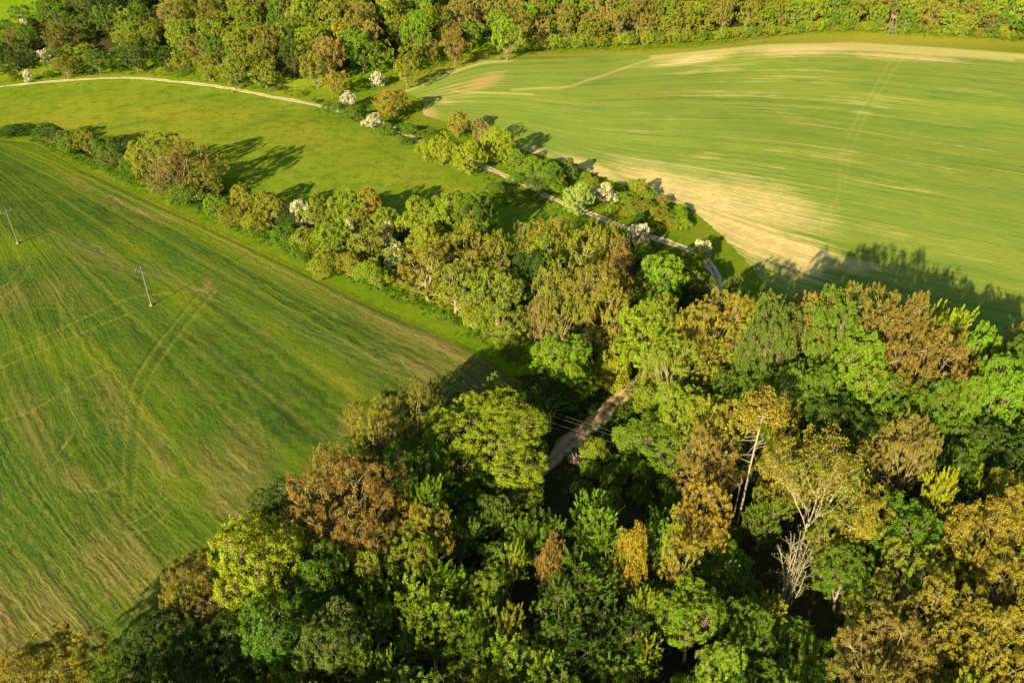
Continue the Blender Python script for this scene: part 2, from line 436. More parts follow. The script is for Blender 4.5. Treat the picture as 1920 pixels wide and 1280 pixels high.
DARK_L = [([(395, 548), (340, 612), (290, 676), (262, 738), (250, 800), (244, 880), (243, 960)], 3.5),
          ([(372, 548), (318, 612), (266, 678), (238, 738), (228, 800), (222, 880), (222, 960)], 3.5),
          ([(-10, 1105), (12, 1130), (30, 1170), (38, 1215), (28, 1260), (10, 1300)], 7), ([(-10, 1150), (8, 1165), (16, 1210), (0, 1250)], 6),
          ([(0, 950), (95, 1036), (190, 1130), (250, 1190)], 5), ([(205, 371), (216, 380), (230, 390)], 3),
          ([(100, 850), (118, 905), (140, 925)], 4), ([(60, 1080), (90, 1130), (110, 1200)], 5),
          ([(150, 322), (300, 393), (420, 447), (560, 513), (700, 583), (850, 650)], 3),
          ([(140, 980), (200, 1060), (260, 1130)], 4), ([(180, 1050), (250, 1120), (270, 1160)], 5),
          ([(160, 760), (190, 830), (230, 890)], 4)]
BARE_L = [(215, 378, 30, 9, 24, 1.0), (285, 402, 60, 7, 14, 1.0), (150, 345, 45, 7, 30, .8), (300, 850, 26, 60, -25, .7), (210, 750, 26, 70, -25, .6),
          (430, 900, 90, 40, 35, .55), (830, 650, 95, 22, 28, 1.0), (770, 640, 130, 22, 26, .75), (960, 710, 90, 34, 20, 1.0), (820, 700, 110, 40, 20, .8), (650, 800, 16, 60, 0, .6), (700, 590, 120, 8, 27, .8),
          (540, 520, 150, 7, 27, .6), (18, 560, 30, 22, 0, .7), (392, 535, 12, 22, 0, .8), (10, 1180, 36, 90, -15, 1.0), (100, 1160, 60, 90, -30, .6), (60, 800, 30, 90, -20, .5),
          (460, 860, 40, 60, -20, .7), (150, 900, 40, 22, 30, .6), (180, 480, 60, 20, 20, .4), (100, 540, 50, 20, -10, .5), (230, 1060, 90, 60, 40, .55), (430, 950, 60, 25, 20, .6)]
YEL_L = [(130, 665, 140, 40, 10, .6), (20, 465, 80, 26, 0, .8), (340, 560, 60, 40, 40, .7), (300, 780, 60, 90, -30, .5), (700, 780, 160, 50, 40, .45), (420, 450, 260, 26, 27, .8),
         (100, 300, 160, 30, 25, .6), (250, 470, 60, 30, 20, .5), (560, 640, 200, 30, 35, .35), (640, 720, 140, 40, 45, .6), (330, 900, 90, 50, 30, .5), (560, 860, 50, 40, 0, .5), (280, 1120, 60, 60, 30, .4)]
BARE_R = [(1010, 292, 40, 14, 25, .95), (1110, 318, 80, 18, 22, 1.0), (1240, 348, 110, 42, 20, 1.05), (1330, 388, 125, 62, 26, 1.1), (1415, 435, 125, 64, 34, 1.1), (1500, 478, 85, 52, 25, 1.05), (1600, 500, 50, 20, 10, .7),
          (1440, 392, 150, 60, 22, .85), (1330, 292, 46, 18, 0, .8), (1340, 345, 110, 30, 10, .75), (905, 155, 50, 16, -25, .95), (870, 168, 70, 26, -15, .5), (795, 212, 30, 13, 0, 1.0), (830, 190, 40, 12, 10, .55),
          (1340, 128, 110, 16, -8, .8), (1440, 145, 90, 18, -5, .55), (1340, 178, 130, 20, 0, .62), (1460, 210, 120, 26, 5, .55), (1540, 150, 60, 22, 0, .6), (1640, 190, 120, 40, 5, .5), (1500, 225, 70, 22, 8, .6),
          (1620, 210, 30, 60, 20, .5), (1180, 250, 90, 16, 8, .5), (1060, 200, 80, 20, 8, .3), (1250, 220, 120, 20, 5, .35), (1700, 105, 160, 12, 3, .85), (1500, 96, 120, 12, -2, .9), (1300, 112, 90, 10, -8, 1.0),
          (1780, 320, 140, 26, 10, .42), (1680, 345, 120, 24, 10, .48), (1560, 290, 120, 26, 8, .48), (1850, 170, 90, 24, 6, .5), (1760, 270, 140, 20, 8, .4), (1900, 320, 60, 20, 8, .55), (1650, 430, 90, 26, 12, .5), (1790, 460, 120, 26, 12, .38)]
PALE_R = [([(960, 169), (1010, 166), (1060, 164), (1100, 152), (1160, 132), (1210, 115), (1250, 105)], 4.5), ([(1225, 108), (1330, 97), (1440, 88), (1600, 84), (1750, 92), (1920, 107), (2100, 125)], 8),
          ([(1440, 92), (1600, 90), (1750, 98), (1900, 110)], 7),
          ([(760, 172), (830, 144), (900, 120), (960, 114)], 3), ([(700, 178), (760, 158), (840, 124), (900, 106), (1000, 104), (1160, 103), (1300, 93), (1420, 78), (1520, 66)], 2.6),
          ([(1672, 110), (1640, 165), (1600, 235), (1578, 300), (1570, 370), (1548, 400), (1540, 440), (1552, 500)], 2.4), ([(1690, 112), (1655, 165), (1616, 235), (1592, 300), (1584, 350)], 2.2), ([(1560, 385), (1556, 440), (1572, 510)], 2.4),
          ([(850, 172), (1000, 178)], 2)]
YEL_M = [(100, 232, 150, 26, -5, .9), (190, 190, 120, 16, -6, .7), (330, 215, 110, 20, 5, 1.0), (450, 215, 90, 22, 8, .7), (300, 255, 140, 20, 0, .8), (560, 250, 110, 30, 10, .6), (650, 290, 100, 30, 15, .45), (60, 200, 90, 12, 0, .4), (500, 270, 80, 16, -10, .6),
         (760, 330, 90, 26, 15, .35)]
DARK_M = [([(270, 205), (320, 192), (400, 180), (470, 176)], 4), ([(120, 262), (250, 232), (330, 225)], 5), ([(410, 260), (470, 235), (540, 215)], 7), ([(20, 238), (50, 220)], 2), ([(560, 232), (600, 222), (640, 226)], 5)]

TRAM = []
for _k in np.linspace(.07, .93, 17): TRAM += [_k, _k + .012, _k + .027 + .004 * math.sin(_k * 40)]

def paint(x, y):
    z = H(x, y)
    px, py, fw = proj(x, y, z)
    bad = (y * cP + (CAMH - z) * sP) < 25
    px = np.where(bad, 960, px); py = np.where(bad, 3000, py)
    ms = lambda p, w: np.clip(.5 + sdist(p, px, py) / w, 0, 1)
    wpx = np.clip(1500 / fw * .9, 2, 18)                     # about 0.9 m of blend
    A = np.zeros((len(x), 4)); B = A.copy(); D = A.copy(); Rw = A.copy()
    A[:, 0] = ms(LF, wpx); A[:, 1] = ms(RFP, wpx); A[:, 2] = ms(MD, wpx)
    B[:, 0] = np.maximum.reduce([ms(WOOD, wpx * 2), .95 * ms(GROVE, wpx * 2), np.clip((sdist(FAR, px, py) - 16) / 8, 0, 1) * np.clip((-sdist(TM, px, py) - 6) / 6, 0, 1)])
    onL, onR = A[:, 0] > .1, A[:, 1] > .1
    B[:, 1] = np.where(onL, (.60 + .4 * np.clip((py - 850) / 200, 0, 1)) * blobs(px, py, BARE_L), 0) + np.where(onR, blobs(px, py, BARE_R), 0)
    pale = np.zeros(len(x)); dark = np.zeros(len(x))
    near = (px > -300) & (px < 2200) & (py > 0) & (py < 1400)
    if onL.any():
        for q, w in PALE_L: pale = np.maximum(pale, .58 * line_mask(px, py, q, w * .42))
        for q, w in DARK_L: dark = np.maximum(dark, (.7 if w < 5.5 else .95) * line_mask(px, py, q, w * (.5 if w < 5.5 else .9)))
    for i, (q, w) in enumerate(PALE_R): pale = np.maximum(pale, (.17 if i >= 5 and i < 8 else .75 if i else .6) * line_mask(px, py, q, w if i else 2.6))
    if (A[:, 2] > .1).any():
        for q, w in DARK_M: dark = np.maximum(dark, .25 * line_mask(px, py, q, w))
    B[:, 2] = pale; D[:, 0] = dark
    D[:, 1] = np.where(onL, blobs(px, py, YEL_L), 0) + np.where(A[:, 2] > .1, blobs(px, py, YEL_M), 0) + blobs(px, py, [(1650, 76, 330, 12, 1, .8), (860, 128, 120, 16, -20, .6), (1200, 98, 200, 8, 0, .6), (1300, 590, 1, 1, 0, 0)])
    D[:, 2] = blobs(px, py, [(905, 155, 60, 20, -20, 1), (795, 212, 40, 16, 0, .8)])
    s, t = ST_L(px, py); s2, t2 = ST_R(px, py)
    onl = onL & (px > -250) & (s > .01) & (s < .99)
    for k, s0 in enumerate(TRAM):
        wv = .0022 * (1 + .5 * math.sin(k * 2.1)); wob = .004 * np.sin(t * 9 + k * 1.7)
        g = np.exp(-((s - s0 - wob) / wv)**2) * (.5 + .5 * np.sin(t * 14 + k * 2.3)**2)
        tgt = dark if k % 3 else pale
        tgt[:] = np.maximum(tgt, np.where(onl, g * (.55 if k % 3 else .40), 0))
    B[:, 2] = pale; D[:, 0] = dark
    Rw[:, 0] = np.where(A[:, 1] > .01, s2, s); Rw[:, 1] = np.where(A[:, 1] > .01, t2, t)
    for M in (A, B, D, Rw): M[:, 3] = 1; np.clip(M, 0, 1, out=M)
    return {'cover_a': A, 'cover_b': B, 'cover_c': D, 'rows': Rw}, z, px, py

BARE_R = [b if i < 8 or i in (10, 11, 12, 13, 25, 26, 27) else (b[0], b[1], b[2], b[3] * .7, b[4], b[5] * .62) for i, b in enumerate(BARE_R)]

def sheet(name, x0, x1, y0, y1, d, lift, region=None, grow=6, label=None, cat=None):
    xs = np.arange(x0, x1 + d, d); ys = np.arange(y0, y1 + d, d)
    X, Y = np.meshgrid(xs, ys); n, mth = X.shape
    idx = np.arange(n * mth).reshape(n, mth)
    Fq = np.stack([idx[:-1, :-1], idx[:-1, 1:], idx[1:, 1:], idx[1:, :-1]], -1).reshape(-1, 4)
    x, y = X.ravel(), Y.ravel()
    if region is not None:
        z = H(x, y); px, py, fw = proj(x, y, z)
        keep = np.zeros(len(x), bool)
        for rg in region: keep |= sdist(rg, px, py) > -grow
        keep &= (y * cP + (CAMH - z) * sP) > 25
        Fq = Fq[keep[Fq].all(1)]
        used = np.unique(Fq); rm = np.full(len(x), -1); rm[used] = np.arange(len(used))
        x, y = x[used], y[used]; Fq = rm[Fq]
    at, z, _, _ = paint(x, y)
    me = mesh_np(name, np.stack([x, y, z + lift], 1), Fq, [M_GROUND], at, smooth=True)
    o = link(name, me); o['kind'] = 'structure'
    if label: o['label'] = label
    return o

# far ground: one big sheet (to the horizon), fine near the fields
def big_ground():
    ax = np.concatenate([-np.geomspace(4000, 330, 22)[:-1], np.arange(-330, 330.1, 1.6), np.geomspace(330, 4000, 22)[1:]])
    ay = np.concatenate([-np.geomspace(1500, 10, 14), np.arange(0, 500.1, 1.6), np.geomspace(500, 5000, 22)[1:]])
    X, Y = np.meshgrid(ax, ay); n, m = X.shape
    idx = np.arange(n * m).reshape(n, m)
    Fq = np.stack([idx[:-1, :-1], idx[:-1, 1:], idx[1:, 1:], idx[1:, :-1]], -1).reshape(-1, 4)
    x, y = X.ravel(), Y.ravel()
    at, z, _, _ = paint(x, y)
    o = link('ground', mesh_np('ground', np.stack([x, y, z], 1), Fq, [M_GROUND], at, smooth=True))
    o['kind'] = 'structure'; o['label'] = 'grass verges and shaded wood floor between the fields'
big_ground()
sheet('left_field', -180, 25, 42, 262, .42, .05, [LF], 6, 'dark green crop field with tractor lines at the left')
sheet('meadow', -260, 60, 150, 335, .9, .06, [MD], 5, 'yellow green meadow between hedge and pale path')
sheet('right_field', -70, 270, 118, 420, .8, .06, [RFP], 4, 'light green field striped with straw at the right')

# ------------------------------------------------------------------ paths
def ribbon(name, pts, w0, w1, lift, mat, label, seed=1):
    q = smooth_line(pts, 10); x, y, z = hit(q[:, 0], q[:, 1])
    P = np.stack([x, y], 1)
    L = np.concatenate([[0], np.cumsum(np.hypot(*np.diff(P, axis=0).T))]); n = int(L[-1] / .6)
    s = np.linspace(0, L[-1], n); P = np.stack([np.interp(s, L, P[:, 0]), np.interp(s, L, P[:, 1])], 1)
    kx = np.hanning(15); kx /= kx.sum()
    P = np.stack([np.convolve(np.pad(P[:, i], 7, mode='edge'), kx, 'valid') for i in (0, 1)], 1)
    T = np.gradient(P, axis=0); T /= np.linalg.norm(T, axis=1)[:, None]; N = np.stack([-T[:, 1], T[:, 0]], 1)
    rg = rad(seed); K = 9; V = []; ln = []
    wj = w0 + (w1 - w0) * np.linspace(0, 1, n)
    el = .3 * np.convolve(rg.normal(size=n + 6), np.ones(7) / 2.6, 'valid'); er = .22 * np.convolve(rg.normal(size=n + 6), np.ones(7) / 2.6, 'valid')
    for k in range(K):
        f = k / (K - 1) * 2 - 1
        off = f * wj / 2 + (el if f < 0 else er) * abs(f)
        p = P + N * off[:, None]
        V.append(np.stack([p[:, 0], p[:, 1], H(p[:, 0], p[:, 1]) + lift - .03 * (abs(abs(f) - .5) < .2)], 1)); ln.append(np.full(n, abs(f)))
    V = np.stack(V, 1).reshape(-1, 3); ln = np.stack(ln, 1).ravel(); idx = np.arange(n * K).reshape(n, K)
    Fq = np.stack([idx[:-1, :-1], idx[:-1, 1:], idx[1:, 1:], idx[1:, :-1]], -1).reshape(-1, 4)[:, ::-1]
    o = link(name, mesh_np(name, V, Fq, [mat], {'lane': ln}, smooth=True)); o['kind'] = 'structure'; o['label'] = label
PATH = [(-80, 170), (0, 163), (120, 152), (250, 147), (400, 162), (500, 180), (590, 197), (660, 217), (740, 242), (780, 262), (850, 290), (920, 318), (980, 345), (1040, 375), (1110, 403), (1200, 437), (1290, 468), (1325, 490), (1343, 525), (1335, 565)]
ribbon('path', PATH, 2.3, 2.9, .12, M_GRAVEL, 'pale gravel path running between meadow and striped field')
ribbon('track', [(1335, 560), (1300, 620), (1235, 685), (1172, 738), (1110, 795), (1048, 850), (985, 905), (920, 960)], 3.2, 3.4, .13, M_LANE, 'brown dirt track through the gap in the wood', 2)

# ------------------------------------------------------------------ tree kit
def unit(v):
    return v / (np.linalg.norm(v, axis=-1, keepdims=True) + 1e-9)

def tubes(paths, sides=5):
    """paths: list of (pts (n,3), radii (n,)) -> V, F"""
    Vs, Fs, off = [], [], 0
    for P, r in paths:
        P = np.asarray(P, float); r = np.asarray(r, float); n = len(P)
        T = unit(np.gradient(P, axis=0)); ref = np.where(np.abs(T[:, 2:3]) > .9, np.array([[1., 0, 0]]), np.array([[0, 0, 1.]]))
        A = unit(np.cross(T, ref)); B = np.cross(T, A)
        k = 3 if r[0] < .05 else sides
        a = np.arange(k) / k * 2 * math.pi
        ring = P[:, None] + r[:, None, None] * (A[:, None] * np.cos(a)[None, :, None] + B[:, None] * np.sin(a)[None, :, None])
        Vs.append(ring.reshape(-1, 3)); i = np.arange(n * k).reshape(n, k) + off
        Fs.append(np.stack([i[:-1], np.roll(i[:-1], -1, 1), np.roll(i[1:], -1, 1), i[1:]], -1).reshape(-1, 4)); off += n * k
    return np.vstack(Vs), np.vstack(Fs)

def bend(a, b, rg, k=5, sag=.12, up=0.0):
    a, b = np.asarray(a, float), np.asarray(b, float); t = np.linspace(0, 1, k)[:, None]
    L = np.linalg.norm(b - a)
    off = rg.normal(size=3) * sag * L; off[2] = off[2] * .4 - up * L
    return a + (b - a) * t + off * (4 * t * (1 - t)) * .5 + rg.normal(size=(k, 3)) * L * .015

def leaves(cent, nrm, rg, per, rc, L, wide=.6, dome=.5, rnd=.9, upb=.3, blade=False, tv=.6, shoot=0.0):
    """leaf quads for clumps at cent with outward normal nrm"""
    n = len(cent); c = np.repeat(cent, per, 0); nn = np.repeat(nrm, per, 0)
    rcs = np.repeat(rc * rg.uniform(.65, 1.3, n), per)[:, None]
    A = unit(np.cross(nn, rg.normal(size=nn.shape))); rr = np.sqrt(rg.random(len(c)))[:, None]
    if shoot > 0:
        sdr = unit(nrm * .8 + np.array([0, 0, .75]) + rg.normal(size=nrm.shape) * .28); sl = shoot * rg.uniform(.4, 1.35, n)
        uu = rg.random(len(c))[:, None] ** .8
        c = c + np.repeat(sdr * sl[:, None], per, 0) * uu
        rcs = rcs * (1.05 - .8 * uu)
    p = c + A * rr * rcs + nn * rcs * (dome * (1 - rr**2) + rg.normal(size=(len(c), 1)) * .18)
    if blade:
        d = unit(nn * .7 + A * .7 * rr + np.array([0, 0, .55]) + rg.normal(size=c.shape) * .25)
        nl = unit(np.cross(d, rg.normal(size=c.shape)))
    else:
        nl = unit(nn * .55 + np.array([0, 0, upb]) + rg.normal(size=c.shape) * rnd)
        d = unit(np.cross(nl, rg.normal(size=c.shape)))
    w = np.cross(nl, d); ll = (L * rg.uniform(.6, 1.3, len(c)))[:, None]
    V = np.stack([p - d * ll * .5, p + w * ll * wide * .5, p + d * ll * .5, p - w * ll * wide * .5], 1).reshape(-1, 3)
    tint = np.clip(.5 + np.repeat(rg.normal(size=n), per) * .20 * tv + rg.normal(size=len(c)) * .22, 0, 1)
    return V, np.arange(len(V)).reshape(-1, 4), np.repeat(tint, 4)

def crown_points(rg, Rx, Rz, zc, nl, per, lobe=(.34, .5), spread=.62, low=-.55, inner=.15):
    d = unit(rg.normal(size=(nl * 6, 3))); d = d[d[:, 2] > low][:nl]
    # keep lobes apart
    sel = [0]
    for i in range(1, len(d)):
        if len(sel) >= nl: break
        sel.append(i)
    d = d[sel]
    lc = d * np.array([Rx, Rx, Rz]) * spread * rg.uniform(.75, 1.15, (len(d), 1))
    lr = Rx * rg.uniform(*lobe, len(d))
    lc = np.vstack([lc, [[0, 0, Rz * .1]]]); lr = np.append(lr, Rx * .55)
    cs, ns = [], []
    for i in range(len(lc)):
        m = max(3, int(per * (lr[i] / (Rx * .42))**2))
        v = unit(rg.normal(size=(m, 3))); v[:, 2] = np.abs(v[:, 2]) * np.where(rg.random(m) < .72, 1, -1)
        v = unit(v); p = lc[i] + v * lr[i] * np.array([1, 1, .85]) * rg.uniform(.86, 1.1, (m, 1))
        dd = np.linalg.norm(p[:, None] - lc[None], axis=2) / lr[None]; dd[:, i] = 9
        ok = (dd.min(1) > .82) | (rg.random(m) < inner)
        cs.append(p[ok]); ns.append(v[ok])
    c = np.vstack(cs); nrm = np.vstack(ns); c[:, 2] += zc
    lc = lc.copy(); lc[:, 2] += zc
    return c, nrm, lc, lr

def wood_skeleton(rg, lc, c, zc, Rz, tr, lean=0, twig=.3, tr_top=.35):
    base = np.array([lean * -zc * .0, 0, -0.4]); top = np.array([rg.normal() * .3, rg.normal() * .3, zc - Rz * .2])
    trunk = bend(base, top, rg, 7, .05)
    P = [(trunk, np.linspace(tr, tr * tr_top, 7))]
    for q in lc:
        f = rg.uniform(.45, .95); i = f * 6; a = trunk[int(i)]
        b = bend(a, q, rg, 5, .14, up=.12); P.append((b, np.linspace(tr * .36, tr * .12, 5)))
    if twig > 0:
        pick = rg.random(len(c)) < twig
        for q in c[pick]:
            j = np.argmin(np.linalg.norm(lc - q, axis=1)); P.append((bend(lc[j], q, rg, 3, .1), np.array([tr * .11, tr * .07, tr * .035])))
    return P

PROTO = {}
def proto(name, seed, Rx=6, Rz=5, H0=15, nl=11, per=30, lp=55, rc=.95, L=.36, tr=.35, bark=None, twig=.3, single=False, blossom=0.0, zfrac=None, **kw):
    rg = rad(seed); zc = H0 - Rz if zfrac is None else H0 * zfrac
    pk = {k: kw.pop(k) for k in ('lobe', 'spread', 'low', 'inner') if k in kw}
    c, n, lc, lr = crown_points(rg, Rx, Rz, zc, nl, per, **pk)
    ok = c[:, 2] > .15; c, n = c[ok], n[ok]
    V, Fq, ti = leaves(c, n, rg, lp, rc, L, **kw)
    W = wood_skeleton(rg, lc, c, zc, Rz, tr, twig=twig)
    WV, WF = tubes(W)
    bark = bark or M_BARK
    e = c[:, :2]; r_eff = np.percentile(np.hypot(*(V[:, :2].T)), 93)
    h_eff = np.percentile(V[:, 2], 99.5)
    info = dict(R=r_eff, H=h_eff, zc=np.percentile(V[:, 2], 55), low=np.percentile(V[:, 2], 3))
    mi = None; mats = [M_LEAF]
    if blossom > 0:
        mats = [M_LEAF, M_BLOSSOM]
        cl = rg.random(len(c)) < blossom
        mi = (np.repeat(cl, lp) & (rg.random(len(Fq)) < .82)).astype(np.int32)
    if single:
        k = len(V)
        me = mesh_np(name, np.vstack([V, WV]), [Fq, WF + k], mats + [bark], {'tint': np.concatenate([ti, np.full(len(WV), .5)])},
                     mat_idx=np.concatenate([mi if mi is not None else np.zeros(len(Fq), np.int32), np.full(len(WF), len(mats), np.int32)]))
        info['one'] = me
    else:
        info['crown'] = mesh_np(name + '_crown', V, Fq, mats, {'tint': ti}, mat_idx=mi)
        info['trunk'] = mesh_np(name + '_trunk', WV, WF, [bark], smooth=True)
    PROTO[name] = info

for k, sd_ in enumerate((11, 12, 13, 14)):
    proto('oak%d' % k, sd_, nl=18, per=60, lp=130, rc=.72, L=.178, lobe=(.26, .42), spread=.70, Rz=5.6, shoot=.65)
for k, sd_ in enumerate((301, 302)):
    proto('bigoak%d' % k, sd_, Rx=8.2, Rz=7.2, H0=19, nl=28, per=98, lp=135, rc=.76, L=.178, lobe=(.22, .38), spread=.72, tr=.45, shoot=.7)
for k, sd_ in enumerate((303, 304)):
    proto('bigbronze%d' % k, sd_, Rx=8.2, Rz=7.2, H0=19, nl=32, per=60, lp=130, rc=.7, L=.16, lobe=(.19, .33), spread=.74, twig=.4, shoot=.9, tr=.4, rnd=1.0, bark=M_OLIVEBARK)
for k, sd_ in enumerate((16, 17, 18)):
    proto('full%d' % k, sd_, Rx=5, Rz=4.4, H0=9.4, nl=20, per=42, lp=110, rc=.7, L=.205, shoot=.5, lobe=(.26, .42), spread=.68, low=-.95, twig=.2)
for k, sd_ in enumerate((21, 22, 23)):
    proto('bronze%d' % k, sd_, nl=20, per=38, lp=130, rc=.62, L=.16, shoot=.8, lobe=(.22, .38), spread=.74, twig=.7, Rz=5.8, rnd=1.0, bark=M_OLIVEBARK)
for k, sd_ in enumerate((26, 27)):
    proto('fullb%d' % k, sd_, Rx=5, Rz=4.6, H0=9.6, nl=20, per=25, lp=95, rc=.62, L=.185, shoot=.6, lobe=(.22, .36), spread=.72, twig=.6, low=-.95, rnd=1.0, bark=M_OLIVEBARK)
for k, sd_ in enumerate((31, 32, 33, 34)):
    proto('spray%d' % k, sd_, Rx=4.2, Rz=5.4, H0=12, nl=13, per=28, lp=84, rc=.44, L=.30, wide=.3, blade=True, shoot=1.7, lobe=(.24, .42), spread=.72, twig=.3, low=-.9)
for k, sd_ in enumerate((41, 42, 43)):
    proto('feather%d' % k, sd_, Rx=5.5, Rz=6.2, H0=15, nl=22, per=22, lp=100, rc=.68, L=.185, shoot=.6, lobe=(.2, .34), spread=.78, twig=.6, bark=M_OLIVEBARK, low=-.8, inner=.3)
for k, sd_ in enumerate((46, 47, 48)):
    proto('fullf%d' % k, sd_, Rx=5, Rz=5.4, H0=10.6, nl=24, per=22, lp=95, rc=.65, L=.185, shoot=.5, lobe=(.2, .34), spread=.76, twig=.55, bark=M_OLIVEBARK, low=-.98, inner=.3)
for k, sd_ in enumerate((51, 52, 53)):
    proto('bush%d' % k, sd_, Rx=3, Rz=2.4, H0=4.2, nl=11, per=18, lp=90, rc=.6, L=.19, tr=.14, lobe=(.3, .48), low=-.6, twig=.2)
for k, sd_ in enumerate((61, 62)):
    proto('blossom%d' % k, sd_, Rx=3.4, Rz=3.0, H0=6, nl=13, per=22, lp=70, rc=.55, L=.22, tr=.16, blossom=.72, low=-.7, twig=.2, lobe=(.24, .4), spread=.72)
proto('half0', 65, Rx=3.4, Rz=3.0, H0=6, nl=13, per=22, lp=66, rc=.55, L=.22, tr=.16, blossom=.4, low=-.7, twig=.2, lobe=(.24, .4), spread=.72)
for k, sd_ in enumerate((71, 72, 73, 74, 75)):
    proto('far%d' % k, sd_, Rx=5.2, Rz=5.6, H0=11.0, nl=18, per=20, lp=80, rc=.8, L=.28, shoot=.6, lobe=(.24, .40), spread=.72, twig=.05, tr=.2, single=True, low=-.95)
for k, sd_ in enumerate((81, 82)):
    proto('farbush%d' % k, sd_, Rx=3, Rz=2.3, H0=4.2, nl=8, per=13, lp=50, rc=.7, L=.3, tr=.12, twig=0, single=True, low=-.5)
proto('farblossom0', 85, Rx=3, Rz=2.6, H0=5.2, nl=9, per=13, lp=30, rc=.65, L=.4, tr=.12, twig=0, single=True, blossom=.85, low=-.5)

def special_twiggy(name, seed, Rx, H0, zb, nmain, bark, lp, tr, gen=3, L=.26, spread=1.0, rc=.5, split=(3, 4)):
    """open tree: limbs fork upward from the trunk and show between few leaves"""
    rg = rad(seed); P = []; tips = []
    def grow(a, d, L_, r, g):
        b = a + d * L_; P.append((bend(a, b, rg, 4, .07), np.maximum(np.linspace(r, r * .6, 4), .018)))
        if g == 0: tips.append((b, d)); return
        if g <= gen - 1: tips.append((a + (b - a) * .6, d))
        for _ in range(rg.integers(split[0], split[1] + 1)):
            nd = unit(d + rg.normal(size=3) * .42 * spread + np.array([0, 0, .22])); grow(a + (b - a) * rg.uniform(.55, 1.0), nd, L_ * rg.uniform(.6, .85), r * .55, g - 1)
    top = np.array([.2, 0, zb]); P.append((bend([0, 0, -.4], top, rg, 6, .04), np.linspace(tr, tr * .7, 6)))
    for i in range(nmain):
        a = i / nmain * 2 * math.pi + rg.normal() * .3
        d = unit(np.array([math.cos(a) * .62 * spread, math.sin(a) * .62 * spread, 1.0]))
        grow(top + (0, 0, rg.uniform(-1.5, .3)), d, (H0 - zb) * .42, tr * .5, gen)
    WV, WF = tubes(P)
    c = np.array([t[0] for t in tips]); n = unit(np.array([t[1] for t in tips]))
    V, Fq, ti = leaves(c, n, rg, max(lp, 1), rc, L, rnd=1.1)
    s = Rx / np.percentile(np.hypot(*(V[:, :2].T)), 93); zs = H0 / np.percentile(V[:, 2], 99.5)
    for A in (WV, V): A[:, :2] *= s; A[:, 2] *= zs
    PROTO[name] = dict(R=Rx, H=H0, zc=np.percentile(V[:, 2], 55), low=zb, crown=mesh_np(name + '_crown', V, Fq, [M_LEAF], {'tint': ti}), trunk=mesh_np(name + '_trunk', WV, WF, [bark], smooth=True))
special_twiggy('twiggy0', 91, 6.5, 20, 7, 6, M_BARK, 75, .16, L=.19, rc=.7)
special_twiggy('twiggy1', 92, 5, 17, 7, 5, M_OLIVEBARK, 60, .24, L=.22, rc=.65)
special_twiggy('twiggy2', 93, 5, 17, 6, 5, M_PALEBARK, 50, .20, L=.22, rc=.65)
def special_stems():
    rg = rad(94); P = []; tips = []
    def arc(a, b, k, sag):
        t = np.linspace(0, 1, k)[:, None]; L = np.linalg.norm(b - a); o = rg.normal(size=3) * sag * L; o[2] = 0
        return a + (b - a) * t + o * 4 * t * (1 - t)
    for i in range(9):
        a = i / 9 * 6.28 + rg.normal() * .25; b0 = np.array([math.cos(a) * .35, math.sin(a) * .35, -.3]); r = rg.uniform(.4, 2.0); h = rg.uniform(7.5, 10.5) * (1 - .06 * r)
        tip = np.array([math.cos(a) * r, math.sin(a) * r, h]); q = arc(b0, tip, 9, .035); P.append((q, np.linspace(.050, .014, 9))); tips.append((tip, tip - b0))
        for f in np.linspace(.25, .92, 9):
            s0 = q[int(f * 8)]; d = unit(unit(tip - b0) + rg.normal(size=3) * [.45, .45, .08]); e = s0 + d * h * rg.uniform(.12, .34) * (1.1 - .6 * f)
            w = arc(s0, e, 5, .05); P.append((w, np.linspace(.020, .008, 5))); tips.append((e, d))
            for g in (2, 3): e2 = w[g] + unit(d + rg.normal(size=3) * .5) * h * rg.uniform(.05, .12); P.append((arc(w[g], e2, 3, .05), np.linspace(.012, .007, 3))); tips.append((e2, d))
    WV, WF = tubes(P); c = np.array([t[0] for t in tips]); n = unit(np.array([t[1] for t in tips])); V, Fq, ti = leaves(c, n, rg, 3, .25, .14)
    PROTO['bare0'] = dict(R=2.9, H=10, zc=5, low=1, crown=mesh_np('bare_crown', V, Fq, [M_LEAF], {'tint': ti}), trunk=mesh_np('bare_stems', WV, WF, [M_WHITEBARK], smooth=True))
special_stems()

